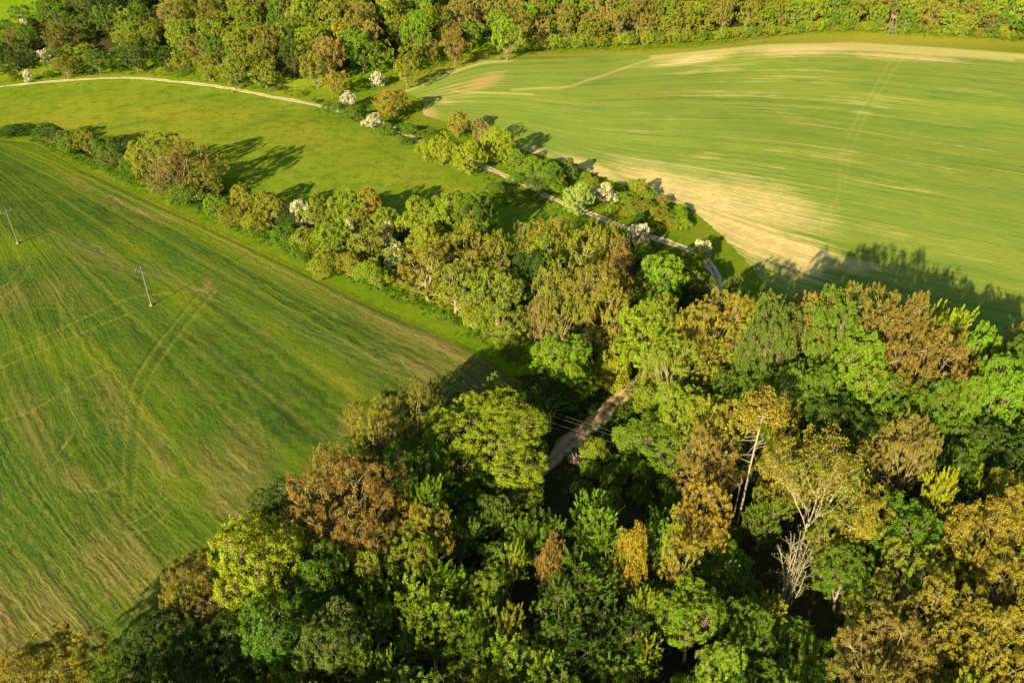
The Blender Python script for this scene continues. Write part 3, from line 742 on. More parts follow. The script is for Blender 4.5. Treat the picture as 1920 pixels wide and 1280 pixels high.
def special_pine():
    rg = rad(101); Ht = 22.0
    trunk = np.linspace([0, 0, -.4], [.3, .2, Ht - 1.2], 9) + rg.normal(size=(9, 3)) * .03
    P = [(trunk, np.linspace(.20, .10, 9))]; tips = []
    for i in range(26):
        z = Ht - 5.5 + 4.6 * rg.random(); a = rg.random() * 6.28; r = rg.uniform(2.2, 4.2) * (1.15 - (z - Ht + 5.5) / 9)
        t = np.array([math.cos(a) * r, math.sin(a) * r, z + rg.uniform(.2, 1.4)]); P.append((bend([.25, .15, z], t, rg, 4, .1, .15), np.linspace(.06, .03, 4))); tips += [t, t * .72 + np.array([.1, .1, z * .28])]
    for i in range(14):                                   # dead snags under the crown
        z = Ht - 11 + 5.5 * rg.random(); a = rg.random() * 6.28; r = rg.uniform(1.2, 3.2)
        P.append((bend([.15, .1, z], [math.cos(a) * r, math.sin(a) * r, z + rg.uniform(-.5, .6)], rg, 4, .12), np.linspace(.06, .02, 4)))
    c = np.array(tips); c = np.vstack([c, c + rg.normal(size=c.shape) * [.7, .7, .35], [[0, 0, Ht - .6], [.5, .3, Ht - .9], [-.6, .2, Ht - 1]]])
    V, Fq, ti = leaves(c, np.tile([[0, 0, 1.]], (len(c), 1)), rg, 60, .95, .28, dome=.45, rnd=.9)
    WV, WF = tubes(P, 6)
    PROTO['pine0'] = dict(R=4.2, H=Ht, zc=Ht - 3, low=Ht - 6, crown=mesh_np('pine_crown', V, Fq, [M_LEAF], {'tint': ti}), trunk=mesh_np('pine_trunk', WV, WF, [M_PALEBARK], smooth=True))
special_pine()

COL = {'YG': (.190, .245, .010), 'BG': (.118, .212, .010), 'G': (.076, .146, .009), 'DG': (.040, .084, .008), 'GO': (.200, .182, .016), 'OR': (.178, .143, .026),
       'BR': (.150, .126, .025), 'BO': (.142, .136, .020), 'OL': (.155, .182, .014), 'PG': (.22, .28, .06), 'SG': (.084, .125, .018), 'LG': (.145, .210, .012), 'LB': (.185, .165, .035)}
NAMES = {'bigoak': 'broadleaf_tree', 'bigbronze': 'bronze_tree', 'barestems': 'bare_shrub', 'oak': 'broadleaf_tree', 'full': 'broadleaf_tree', 'fullb': 'bronze_tree', 'fullf': 'feathery_tree', 'bronze': 'bronze_tree', 'spray': 'young_tree', 'feather': 'feathery_tree', 'bush': 'shrub', 'blossom': 'flowering_tree', 'half': 'flowering_tree', 'far': 'woodland_tree',
         'farbush': 'woodland_shrub', 'farblossom': 'flowering_tree', 'twiggy': 'sparse_tree', 'bare': 'bare_shrub', 'pine': 'pine_tree'}
NV = {}
for k in PROTO:
    b = k.rstrip('0123456789'); NV[b] = NV.get(b, 0) + 1
placed = []
rg_all = rad(2024)

def put_tree(kind, x, y, Ht, Rw, col, label, group, var=None, rot=None, cat=None):
    if kind in ('oak', 'bronze') and Rw > 6.4: kind = 'big' + kind
    v = int(rg_all.integers(NV[kind])) if var is None else var % NV[kind]
    p = PROTO['%s%d' % (kind, v)]
    sxy = Rw / p['R']; sz = Ht / p['H']
    z = float(H(x, y))
    rz = float(rg_all.random() * 6.28) if rot is None else rot
    jit = .22 + rg_all.uniform(-.10, .10, 3) + rg_all.uniform(-.10, .10)
    cc = np.array(COL[col]) * (1 + jit * [1.2, .9, 1.0]) if isinstance(col, str) else np.array(col)
    nm = NAMES[kind]
    cat = cat or ('shrub' if kind in ('bush', 'farbush', 'bare') else 'tree')
    if 'one' in p:
        o = link(nm, p['one'])
        o.color = (*[float(a) for a in cc], 1)
    else:
        o = bpy.data.objects.new(nm, None); C.objects.link(o); o.empty_display_size = .5
        c1 = link('crown', p['crown'], o); link('trunk', p['trunk'], o)
        c1.color = (*[float(a) for a in cc], 1)
    o.location = (float(x), float(y), z); o.rotation_euler = (0, 0, rz); o.scale = (sxy, sxy, sz)
    setk(o, label, cat, group)
    placed.append((float(x), float(y), Rw))
    return o

LIT = []
def sun_cap(x, y, Rw, Ht):
    for lx, ly, lz in LIT:
        rx, ry = x - lx, y - ly; al = rx * sun_az.x + ry * sun_az.y; la = abs(rx * sun_az.y - ry * sun_az.x)
        if al > -Rw * .3 and la < Rw * .8 + .6: Ht = min(Ht, max(2.6, lz + .345 * max(al - .6 * Rw, 0)))
    return Ht
def tree_at(px, py, w, Ht, kind, col, label, group, var=None, rot=None):
    """(px, py, w): where and how wide the crown is seen"""
    v = 0 if var is None else var
    p = PROTO['%s%d' % (kind, v % NV[kind])]
    zc = p['zc'] / p['H'] * Ht
    x, y, z = (float(a[0]) for a in hit(px, py, zc))
    fw = y * cP + (CAMH - z - zc) * sP
    if LIT and kind not in ('pine', 'bare', 'twiggy') and col != 'YG':
        H2 = sun_cap(x, y, w * fw / F / 2, Ht)
        for _ in range(3):
            if H2 < Ht - .05:
                Ht = H2; zc = p['zc'] / p['H'] * Ht; x, y, z = (float(a[0]) for a in hit(px, py, zc)); fw = y * cP + (CAMH - z - zc) * sP
                H2 = sun_cap(x, y, w * fw / F / 2, Ht)
    return put_tree(kind, x, y, Ht, w * fw / F / 2, col, label, group, var if var is not None else 0, rot)

NEAR = [
(85, 1252, 160, 10, 'oak', 'GO', 'golden yellow tree filling the bottom-left corner beside the crop field'),
(350, 1088, 92, 13, 'bronze', 'GO', 'small golden brown tree with sunlit top left of the lime tree'),
(385, 1160, 130, 11, 'bronze', 'BO', 'dull brown tree in shade under the small golden one'),
(472, 1035, 150, 18, 'oak', 'YG', 'bright lime tree at the field edge left of the bronze tree'),
(520, 960, 100, 13, 'oak', 'DG', 'dark green tree in shade behind the lime and bronze trees'),
(650, 940, 190, 20, 'bronze', 'OR', 'large orange bronze tree right of the lime tree'),
(690, 1010, 120, 15, 'bronze', 'BR', 'dark bronze tree in front of the large orange one'),
(700, 785, 90, 15, 'bronze', 'GO', 'golden orange tree at the field edge above the big orange tree'),
(790, 770, 110, 16, 'bronze', 'BO', 'olive brown tree touching the back of the huge lime tree'),
(915, 818, 200, 15, 'oak', 'YG', 'huge bright lime tree left of the dirt track'),
(950, 915, 120, 11, 'oak', 'LG', 'light green tree joined to the front of the huge lime tree'),
(880, 930, 130, 14, 'oak', 'G', 'shaded green tree under the left side of the huge lime tree'),
(775, 870, 100, 15, 'oak', 'G', 'mid green tree between the orange tree and the huge lime tree'),
(785, 940, 85, 16, 'spray', 'BG', 'pointed bright green tree right of the large orange tree'),
(800, 1000, 95, 15, 'bronze', 'GO', 'yellow orange small tree in front of the pointed green one'),
(770, 1030, 90, 13, 'oak', 'LG', 'green tree at the foot of the yellow orange small tree'),
(600, 1080, 105, 15, 'oak', 'G', 'green tree below the dark bronze tree'),
(545, 1180, 160, 15, 'oak', 'G', 'wide dark green tree low in the shaded wood'),
(620, 1200, 120, 14, 'oak', 'SG', 'grey green tree right of the wide dark one'),
(300, 1205, 130, 11, 'oak', 'DG', 'very dark green tree between the golden corner tree and the wood'),
(405, 1235, 150, 12, 'oak', 'DG', 'very dark green tree at the bottom below the dull brown one'),
(690, 1085, 66, 13, 'bush', 'OL', 'small olive tree top lit between two green trees'),
(760, 1140, 120, 15, 'spray', 'LG', 'yellow green tree of upright shoots low in the wood'),
(700, 1150, 70, 14, 'spray', 'BG', 'narrow bright green tree left of the upright shoots'),
(830, 1090, 75, 14, 'spray', 'BG', 'fresh green tree tip above the upright yellow green shoots'),
(700, 1245, 80, 14, 'spray', 'BG', 'bright green pointed tree at the bottom edge'),
(870, 1225, 90, 13, 'spray', 'G', 'green young tree at the bottom edge right of the pointed one'),
(905, 1175, 60, 13, 'spray', 'LG', 'thin yellow green sapling in the shaded wood'),
(960, 1180, 55, 13, 'spray', 'OL', 'thin olive sapling standing right of a yellow green one'),
(985, 1245, 110, 13, 'spray', 'LG', 'leafy yellow green tree at the bottom edge below two thin saplings'),
(960, 1060, 55, 14, 'spray', 'LG', 'small bright tip of a sapling in the dark hollow'),
(1010, 1010, 95, 14, 'spray', 'G', 'green shooting tree right below the huge lime tree'),
(1030, 1050, 45, 13, 'bronze', 'OR', 'tiny orange brown tree among green saplings'),
(1110, 975, 100, 16, 'spray', 'BG', 'feathery green tree just below the end of the dirt track'),
(1145, 1040, 90, 15, 'spray', 'G', 'green tree beside the yellow dome shaped one'),
(1090, 1090, 100, 14, 'spray', 'G', 'long green tree leaning below the feathery green one'),
(1040, 1120, 70, 13, 'spray', 'SG', 'grey green sapling left of the long green tree'),
(1185, 1040, 55, 15, 'bush', 'GO', 'small yellow dome shaped tree'),
(1240, 1000, 85, 15, 'spray', 'BG', 'bright green tree right of the yellow dome'),
(1272, 1052, 65, 15, 'feather', 'GO', 'golden orange streaky tree leaning beside the bright green one'),
(1200, 1140, 60, 14, 'spray', 'LG', 'small sunlit sapling in the dark lower wood'),
(1150, 1180, 120, 13, 'spray', 'DG', 'dark green tree at the bottom centre right'),
(1215, 1230, 60, 12, 'spray', 'LG', 'pale tipped sapling at the bottom by a bare gap'),
(1080, 1210, 110, 12, 'spray', 'DG', 'dark green tree beside the leafy yellow green one at the bottom'),
(1052, 665, 95, 14, 'oak', 'BG', 'round green tree with lit top alone left of the track'),
(1080, 705, 75, 10, 'oak', 'LG', 'yellow green lower half tree hugging the round lit one'),
(1030, 740, 95, 8, 'oak', 'DG', 'dark shaded tree at the foot of the round lit one'),
(1075, 760, 60, 6, 'bush', 'DG', 'dark shrub in deep shade beside the track'),
(1150, 692, 72, 7, 'bush', 'YG', 'bright yellow green shrub above the sunny end of the track'),
(1212, 632, 100, 16, 'oak', 'YG', 'bright yellow green tree leaning over the end of the track'),
(1265, 670, 110, 17, 'feather', 'LG', 'yellow green open tree right of the leaning one'),
(1250, 600, 90, 17, 'bronze', 'OL', 'olive tree behind the yellow green trees'),
(1350, 600, 135, 19, 'bronze', 'GO', 'large golden brown tree right of the olive one at the wood edge'),
(1320, 690, 90, 15, 'bronze', 'OL', 'olive green tree below the large golden brown one'),
(1234, 738, 72, 9, 'oak', 'LG', 'light green small tree right of the sunny track end'),
(1246, 818, 125, 10, 'oak', 'BG', 'fresh green tree right of the dirt track'),
(1185, 822, 66, 5, 'bush', 'BG', 'low green shrub on the right bank of the track'),
(1120, 840, 50, 4, 'bush', 'LG', 'small green shrub beside the rubble mound'),
(1275, 760, 90, 14, 'oak', 'LG', 'leafy green tree between fresh green and dark trees'),
(1420, 665, 60, 20, 'spray', 'BG', 'narrow bright green tree between golden and orange crowns'),
(1500, 615, 115, 19, 'bronze', 'OR', 'orange brown tree on the wood edge against shaded field'),
(1610, 600, 120, 20, 'bronze', 'BO', 'olive brown tree on the wood edge right of the orange one'),
(1665, 655, 110, 19, 'bronze', 'BR', 'brown tree in front of the olive brown one'),
(1745, 690, 145, 20, 'bronze', 'BR', 'wide rusty brown tree left of the green edge trees'),
(1720, 765, 120, 17, 'oak', 'G', 'shaded green tree beneath the wide rusty one'),
(1765, 622, 84, 16.5, 'spray', 'YG', 'bright lime tree with pointed shoots on the far wood edge'),
(1835, 668, 80, 16.5, 'oak', 'BG', 'green tree right of the pointed lime one'),
(1900, 690, 80, 16.5, 'oak', 'G', 'dark green tree at the right border under the field shadow'),
(1950, 705, 90, 16.5, 'oak', 'G', 'dark green tree cut by the right border beside the field shadow'),
(1700, 622, 70, 20, 'bronze', 'BO', 'small brown crown in the gap of the wood edge'),
(1555, 620, 100, 20, 'oak', 'G', 'green crown between the orange and olive brown edge trees'),
(1450, 622, 90, 20, 'oak', 'SG', 'grey green tree left of the orange brown edge tree'),
(1800, 760, 70, 17, 'oak', 'BG', 'green tree squeezed right of the rusty brown one'),
(1580, 705, 120, 18, 'oak', 'BG', 'round bright green tree framed by brown crowns'),
(1500, 730, 100, 16, 'oak', 'G', 'dark leaved green tree left of the round bright one'),
(1560, 790, 130, 14, 'oak', 'DG', 'dark green tree in shade under the round bright one'),
(1400, 740, 100, 16, 'oak', 'G', 'green tree behind the flat topped pine'),
(1880, 745, 110, 18, 'oak', 'BG', 'bright green tree at the right edge of the wood'),
(1895, 850, 130, 16, 'oak', 'DG', 'dark green tree by the right border below the bright one'),
(1820, 840, 110, 15, 'oak', 'G', 'dull green tree left of the dark one at the right border'),
(1780, 900, 90, 15, 'oak', 'DG', 'small dark green tree right of the golden forked one'),
(1425, 782, 88, 23, 'pine', 'GO', 'tall bare trunked pine with flat olive crown'),
(1345, 800, 80, 18, 'feather', 'GO', 'narrow golden tree just left of the pine'),
(1320, 870, 105, 17, 'bronze', 'OR', 'orange gold tree left of the pine trunk'),
(1315, 960, 95, 16, 'bronze', 'GO', 'yellow brown tree below the orange gold one'),
(1452, 935, 70, 9, 'bronze', 'OL', 'olive undergrowth tree behind the pine trunk'),
(1545, 880, 185, 21, 'twiggy', 'OL', 'big open tree with pale forking branches and few leaves'),
(1480, 860, 80, 18, 'feather', 'GO', 'slim golden tree between the pine and the open forked tree'),
(1705, 835, 95, 20, 'bronze', 'OR', 'small crowned orange gold tree with dark gaps'),
(1330, 1050, 115, 13, 'oak', 'BG', 'bright green tree left of the pine foot'),
(1300, 1150, 120, 14, 'oak', 'BG', 'green tree down left of the bare white shrub'),
(1400, 1170, 90, 12, 'oak', 'G', 'mid green tree touching the bare white shrub'),
(1480, 1225, 150, 12, 'oak', 'BG', 'broad bright green tree under the bare white shrub'),
(1350, 1245, 80, 13, 'oak', 'LG', 'yellowish green tree at the bottom left of the broad bright one'),
(1485, 1075, 92, 13, 'bare', 'OL', 'leafless shrub of many white stems'),
(1590, 1060, 90, 11, 'oak', 'G', 'green tree right of the leafless white shrub'),
(1560, 1000, 90, 12, 'bronze', 'OL', 'olive tree at the foot of the open forked tree'),
(1640, 960, 100, 16, 'twiggy', 'GO', 'thin crooked tree with golden top and white stem'),
(1700, 985, 100, 15, 'oak', 'G', 'green tree right of the crooked white stemmed one'),
(1760, 935, 62, 18, 'spray', 'YG', 'little lime green crown shining among dull trees'),
(1720, 1060, 110, 14, 'bronze', 'LG', 'yellowish green tree below the little lime crown'),
(1640, 1120, 90, 12, 'bronze', 'LG', 'yellow green tree above the large orange gold one'),
(1660, 1215, 150, 15, 'bronze', 'OR', 'large orange gold tree at the bottom edge'),
(1770, 1140, 110, 16, 'bronze', 'GO', 'golden tree with pale stems right of the orange gold one'),
(1780, 1240, 110, 14, 'oak', 'GO', 'yellow brown tree on the bottom edge near the corner'),
(1870, 1210, 140, 16, 'bronze', 'GO', 'golden tree filling the bottom-right corner'),
(1855, 980, 130, 19, 'twiggy', 'GO', 'tall thin leaved golden tree with pale leaning trunk by the right border'),
(1800, 1020, 90, 15, 'bronze', 'OL', 'olive tree left of the pale leaning trunk'),
(1890, 1090, 120, 16, 'bronze', 'GO', 'gold tree between the leaning trunk and the corner'),
(1905, 930, 90, 17, 'bronze', 'OL', 'olive brown tree touching the right border'),
]
G_NEAR = 'trees of the near wood'

GROVE_T = [
(25, 243, 70, 2.6, 'bush', 'DG', 'low dark shrub at the far left end of the hedge'),
(92, 243, 55, 6.5, 'bush', 'DG', 'dark rounded shrub that starts the long hedge'),
(118, 255, 34, 5, 'bush', 'SG', 'small grey green shrub behind the dark rounded one'),
(132, 265, 44, 6.5, 'bush', 'G', 'deep green ball shaped shrub in the hedge'),
(160, 258, 42, 8, 'oak', 'OL', 'olive small tree right of the ball shaped shrub'),
(185, 272, 44, 5.5, 'bush', 'G', 'green shrub right of the small olive tree'),
(205, 292, 44, 4.5, 'bush', 'SG', 'greyish low shrub facing the crop field'),
(222, 272, 46, 6, 'bush', 'DG', 'dark shrub casting shadow on the meadow'),
(240, 305, 46, 5, 'bush', 'G', 'green shrub left of the big brown hedge tree'),
(258, 292, 44, 10, 'oak', 'YG', 'small yellow tree on the left flank of the big brown hedge tree'),
(300, 278, 95, 14, 'bronze', 'OL', 'big olive tree with domed top in the hedge'),
(350, 305, 110, 15, 'bronze', 'BO', 'widest brown tree of the hedge, long shadow on the meadow'),
(310, 325, 90, 10, 'bronze', 'LB', 'brown lower tree in front of the two biggest hedge trees'),
(385, 335, 60, 9, 'bronze', 'OL', 'olive tree at the right foot of the widest brown tree'),
(345, 358, 80, 6, 'bush', 'G', 'dark green shrub under the widest brown tree'),
(290, 345, 36, 4, 'bush', 'OL', 'small olive shrub at the field side under the brown trees'),
(405, 382, 48, 7, 'oak', 'BG', 'bright green bushy tree right of the brown hedge trees'),
(452, 372, 56, 9, 'oak', 'OL', 'olive tree right of the bright bushy one'),
(430, 402, 50, 5, 'bush', 'OL', 'yellowish low shrub under the olive trees'),
(505, 385, 62, 9, 'oak', 'OL', 'second olive hedge tree, left of the white blossom'),
(480, 412, 50, 5, 'bush', 'LG', 'yellow green shrub on the field side before the white blossom'),
(540, 405, 48, 6, 'bush', 'DG', 'dark shrub in the shade left of the white blossom'),
(566, 398, 44, 8, 'blossom', 'LG', 'white blossoming tree in the hedge, the largest one'),
(530, 435, 60, 5, 'bush', 'G', 'green shrub in front of the large white blossom'),
(602, 392, 62, 10, 'oak', 'LG', 'yellow green tree just right of the large white blossom'),
(645, 385, 66, 11, 'oak', 'LG', 'yellow green tree between blossom and golden tree'),
(695, 385, 58, 11, 'oak', 'GO', 'golden green tree at the back row of the grove'),
(578, 448, 60, 7, 'bush', 'OL', 'olive shrub below the large white blossom'),
(625, 440, 70, 9, 'oak', 'LG', 'leafy green tree in the middle of the hedge front'),
(668, 420, 56, 9, 'bronze', 'OL', 'brownish olive tree behind small white blossoms'),
(658, 440, 22, 8.5, 'blossom', 'LG', 'tiny cream blossom tree among olive crowns'),
(690, 455, 70, 9, 'feather', 'OL', 'olive soft tree left of the pinkish blossom'),
(725, 418, 56, 9, 'oak', 'LG', 'light green tree above the pinkish blossom'),
(722, 436, 34, 8, 'half', 'OL', 'pinkish white blossom tree high in the grove'),
(742, 478, 46, 7, 'half', 'LG', 'cream blossom tree with green base near the field'),
(610, 488, 64, 6, 'bush', 'LG', 'shrub bordering the bright verge, left of two olive ones'),
(655, 490, 60, 6, 'oak', 'OL', 'small olive tree near the bright verge'),
(700, 505, 66, 6, 'bush', 'LG', 'yellow green shrub on the verge below the cream blossom'),
(560, 470, 40, 4, 'bush', 'G', 'low green shrub on the verge edge'),
(790, 405, 84, 12, 'oak', 'YG', 'yellow green tree at the left of the largest grove crowns'),
(848, 395, 95, 14, 'oak', 'LG', 'largest light green crown of the grove'),
(895, 405, 80, 14, 'oak', 'G', 'dense green tree throwing a dark shadow onto the meadow'),
(800, 450, 90, 11, 'oak', 'LG', 'light green tree in front of the largest crown'),
(880, 460, 110, 13, 'feather', 'OL', 'olive tree in the middle of the grove'),
(930, 465, 66, 12, 'feather', 'OL', 'small olive tree right of the middle olive one'),
(800, 500, 110, 13, 'feather', 'OL', 'spreading olive tree at the grove front over the verge'),
(852, 530, 95, 12, 'feather', 'LG', 'green olive tree with leaning stems at the grove front'),
(930, 540, 100, 13, 'feather', 'LG', 'tall light olive tree at the grove front corner'),
(950, 600, 95, 9, 'feather', 'LG', 'lower light olive tree at the edge of the shade'),
(895, 585, 66, 5, 'bush', 'LG', 'low bright shrub at the foot of the tall light olive tree'),
(975, 510, 44, 12, 'oak', 'DG', 'dark green small tree wedged between olive ones'),
(1003, 520, 46, 12, 'oak', 'DG', 'dark green round tree right of a similar small one'),
(990, 450, 66, 12, 'feather', 'OL', 'soft olive tree behind the dark green pair'),
(1035, 445, 80, 14, 'feather', 'OL', 'pale twigged olive tree at the back of the grove'),
(1015, 480, 60, 12, 'feather', 'LG', 'light olive tree between the dark pair and pale twigs'),
(1040, 540, 80, 16, 'feather', 'OL', 'tall olive tree with a straight pale stem'),
(1055, 580, 80, 14, 'feather', 'OL', 'olive tree lit at the front of the tall olive one'),
(1015, 590, 60, 12, 'bronze', 'LB', 'light brown tree left of the lit olive one'),
(1095, 460, 80, 13, 'bronze', 'OL', 'olive tree with open crown facing the gravel path'),
(1140, 450, 66, 12, 'feather', 'OL', 'olive green tree nearest the gravel path'),
(1165, 480, 50, 12, 'bronze', 'BR', 'rusty brown tree near the white blossom by the path'),
(1110, 525, 100, 17, 'twiggy', 'OL', 'olive tree with visible pale forked branches in the grove'),
(1130, 590, 90, 16, 'bronze', 'OL', 'olive tree right of the forked one'),
(1165, 545, 60, 14, 'bronze', 'BO', 'brown tree in the shade right of two olive ones'),
(1145, 640, 66, 11, 'bronze', 'BO', 'brown small tree above the bright yellow green shrub'),
(1235, 520, 90, 13, 'oak', 'LG', 'light green tree set apart between grove and near wood'),
(1240, 560, 60, 9, 'oak', 'G', 'green tree under the set apart light green one'),
(1310, 532, 66, 8, 'oak', 'SG', 'grey green tree beside the shaded path bend'),
(1378, 550, 56, 9, 'oak', 'SG', 'grey green tree right of the shaded path bend'),
(1290, 560, 70, 6, 'bush', 'DG', 'dark shrub in shade behind the golden brown tree'),
(1405, 590, 50, 12, 'oak', 'G', 'green tree at the wood corner by the shaded field'),
(1210, 470, 50, 4, 'bush', 'BG', 'bright shrub between the blossom and gravel path'),
(1250, 485, 44, 4, 'bush', 'G', 'green shrub on the lower side of the gravel path'),
(1300, 480, 50, 5, 'bush', 'YG', 'yellowish shrub overhanging the gravel path bend'),
(1318, 462, 30, 5, 'farblossom', 'LG', 'cream dotted shrub at the gravel path bend'),
(1198, 438, 38, 7, 'blossom', 'SG', 'white blossom tree leaning over the gravel path'),
(1200, 410, 24, 5, 'bush', 'DG', 'narrow dark shrub above the path side blossom'),
]
G_GROVE = 'trees and shrubs of the hedge and grove'

AVENUE = [
(590, 188, 15, 2.2, 'bush', 'G', 'tiny round shrub on the pale path junction'),
(618, 197, 28, 3.5, 'bush', 'G', 'first small shrub of the row along the path'),
(655, 183, 34, 7, 'blossom', 'SG', 'white topped tree at the far start of the path row'),
(640, 203, 44, 5.5, 'bush', 'SG', 'grey green shrub below the white topped tree'),
(668, 210, 44, 6, 'bush', 'G', 'dark shrub left of the white and green tree'),
(700, 226, 40, 7, 'blossom', 'LG', 'white and green flowering tree left of the golden round one'),
(722, 240, 36, 5, 'bush', 'G', 'green shrub under the golden round tree'),
(737, 190, 64, 11, 'oak', 'GO', 'golden round tree standing at the tip of the striped field'),
(765, 240, 44, 4, 'bush', 'G', 'green shrub between path and striped field tip'),
(800, 248, 40, 3.5, 'bush', 'G', 'low green shrub on the field side of the path'),
(762, 262, 30, 3, 'bush', 'G', 'low shrub on the meadow side of the path'),
(795, 278, 40, 8, 'oak', 'YG', 'smallest yellow green tree of the path row'),
(828, 272, 48, 12, 'oak', 'YG', 'tall yellow green tree second in the path row'),
(856, 228, 46, 10, 'oak', 'GO', 'golden tree behind the yellow green path row'),
(878, 290, 60, 12, 'oak', 'YG', 'rounded bright yellow tree in front of the path row'),
(906, 245, 46, 12, 'bronze', 'LB', 'light brown tree top in the path row'),
(936, 266, 58, 13, 'oak', 'YG', 'bright yellow green tree over the path, shadow on striped field'),
(968, 298, 42, 8, 'oak', 'LG', 'light green tree right of the tallest path row crowns'),
(1000, 312, 48, 8, 'bush', 'BG', 'green bushy tree in the middle of the path row'),
(1032, 325, 46, 9, 'oak', 'G', 'mid green tree left of the dark one in the path row'),
(1062, 315, 48, 8, 'oak', 'SG', 'dark green tree next to the striped field bare patch'),
(1005, 345, 44, 5, 'bush', 'SG', 'shrub in shade beside the gravel path'),
(972, 332, 34, 4, 'bush', 'G', 'small shrub at the path gap'),
(930, 352, 44, 4.5, 'bush', 'G', 'green shrub on the meadow side of the gap'),
(960, 365, 46, 4.5, 'bush', 'LG', 'leafy shrub on the meadow below the gap'),
(1040, 350, 34, 4, 'bush', 'BG', 'bright low shrub left of the pale green tree'),
(1083, 368, 52, 11, 'oak', 'PG', 'pale green tree covering the gravel path'),
(1134, 360, 50, 7.5, 'blossom', 'PG', 'round white blossoming tree right of the pale green one'),
(1172, 372, 50, 4, 'bush', 'BG', 'bright green shrub right of the round blossom'),
(1202, 352, 36, 7, 'oak', 'YG', 'small yellow green tree at the edge of the bare patch'),
(1200, 385, 56, 5, 'bush', 'OL', 'olive shrub below the small yellow green tree'),
(1235, 400, 50, 5, 'bush', 'OL', 'dull olive shrub before the bare patch corner'),
(1240, 375, 36, 3.5, 'bush', 'LB', 'brownish shrub touching the bare straw patch'),
(1268, 402, 46, 4.5, 'bush', 'BG', 'last bright green shrub of the row beside the straw patch'),
(1220, 425, 40, 3, 'bush', 'LG', 'low shrub on the upper bank of the gravel path'),
]
G_AV = 'trees and shrubs along the gravel path'

for q in ((1085, 812), (1100, 800), (1118, 785), (1135, 768), (1155, 752)):
    x, y, z = (float(a[0]) for a in hit(*q)); LIT.append((x, y, 0.))
for q, h_, z0 in (((1487, 1165), 0, 4.), ((1400, 930), 9, 9.), ((1395, 1000), 4, 5.)):
    x, y, z = (float(a[0]) for a in hit(*q, h_)); LIT.append((x, y, z0))
for i, (T, g) in enumerate(((NEAR, G_NEAR), (GROVE_T, G_GROVE), (AVENUE, G_AV))):
    for j, (px, py, w, Ht, k, c, lab) in enumerate(T):
        if i: k = {'oak': 'full', 'feather': 'fullf', 'bronze': 'fullb'}.get(k, k)
        if i == 2: Ht *= .82
        if i == 0:
            w *= 1.14
            if px > 1430 and py < 700: Ht *= 1.3 if px < 1730 else 1.22
            elif px > 1430 and py < 800: Ht *= 1.22
            if k == 'spray' and 650 < px < 1300 and py > 950: Ht *= .78
        tree_at(px, py, w * 1.05, Ht, k, c, lab, g, var=j + i, rot=None)

for j, (px, py, w, Ht, c) in enumerate([(1150, 388, 34, 2.4, 'BG'), (1175, 395, 36, 2.6, 'LG'), (1160, 352, 26, 3, 'BG'), (1185, 345, 26, 3, 'LG'), (1220, 362, 30, 3, 'BG'), (1218, 398, 38, 3, 'LG'), (1245, 392, 36, 3.2, 'BG'),
        (1255, 418, 38, 3, 'LG'), (1278, 390, 30, 3, 'BG'), (1282, 418, 32, 3, 'LG'), (1228, 412, 30, 2.4, 'BG'), (1110, 338, 30, 3, 'LG'), (1100, 330, 26, 2.6, 'BG'), (1018, 330, 34, 4, 'BG'), (1048, 338, 36, 4, 'LG'), (985, 318, 34, 4, 'BG')]):
    tree_at(px, py, w, Ht, 'bush', c, 'low %s bush filling the strip between gravel path and striped field' % ('bright green' if c == 'BG' else 'yellow green'), '%s strip bushes by the path' % ('bright green' if c == 'BG' else 'yellow green'), var=j)

# unseen trees added below the frame to shade the lower wood
for j, (x, y, Ht, Rw, k, c) in enumerate([(-43, 36, 20, 5.5, 'oak', 'G'), (-30, 38, 17, 6, 'oak', 'G'), (-19, 42, 13, 6, 'oak', 'G'), (-6, 44, 11, 6, 'oak', 'DG'), (6, 41, 11, 6, 'oak', 'G'),
                                          (17, 38, 13, 5.5, 'oak', 'DG'), (52, 36, 16, 5, 'bronze', 'GO')]):
    put_tree(k, x, y, Ht, Rw, c, 'unseen tree added below the bottom edge of view to shade the wood', 'unseen edge trees of the near wood', var=j)

# low shrubs on the floor of the dark clearing
for j, (px, py, Ht, Rw) in enumerate([(1110, 890, 2.2, 2.0), (1150, 900, 2.6, 2.4), (1190, 880, 2.4, 2.2), (1225, 905, 3.0, 2.6), (1265, 930, 3.2, 2.6), (1200, 940, 2.4, 2.2), (1140, 940, 2.2, 2.2), (1090, 925, 2.0, 1.8), (1245, 870, 3.0, 2.4), (1160, 870, 2.0, 1.8)]):
    x, y, z = (float(a[0]) for a in hit(px, py)); put_tree('bush', x, y, Ht, Rw, 'G' if j % 2 else 'BG', 'low green shrub in the dark clearing beside the dirt track', 'shrubs of the dark clearing', var=j)

# the wood goes on past the right border and below the frame
n_m = 0
rgb_ = rad(321); bx_, by_ = rgb_.uniform(-50, 150, 900), rgb_.uniform(14, 118, 900)
bpx, bpy_, _ = proj(bx_, by_, H(bx_, by_) + 9)
for x, y, u, v in zip(bx_, by_, bpx, bpy_):
    off_r = u > 1985 and y < 118 - (x - 60) * .25 and x < 140
    off_b = v > 1420 and y < 48 and -46 < x < 100
    if not (off_r or off_b) or n_m >= 95: continue
    if min(math.hypot(x - a, y - b) / (.62 * r + 2.4) for a, b, r in placed) < 1: continue
    Hm = sun_cap(x, y, 4, 17 if off_r or x > 30 else 13)
    if Hm < 6: continue
    put_tree(('oak', 'bronze', 'oak', 'spray')[n_m % 4], x, y, Hm * rgb_.uniform(.8, 1), rgb_.uniform(3.4, 5.2), ('G', 'OL', 'BG', 'LG')[n_m % 4], 'tree of the near wood beyond the border of the view', 'near wood trees beyond the view'); n_m += 1

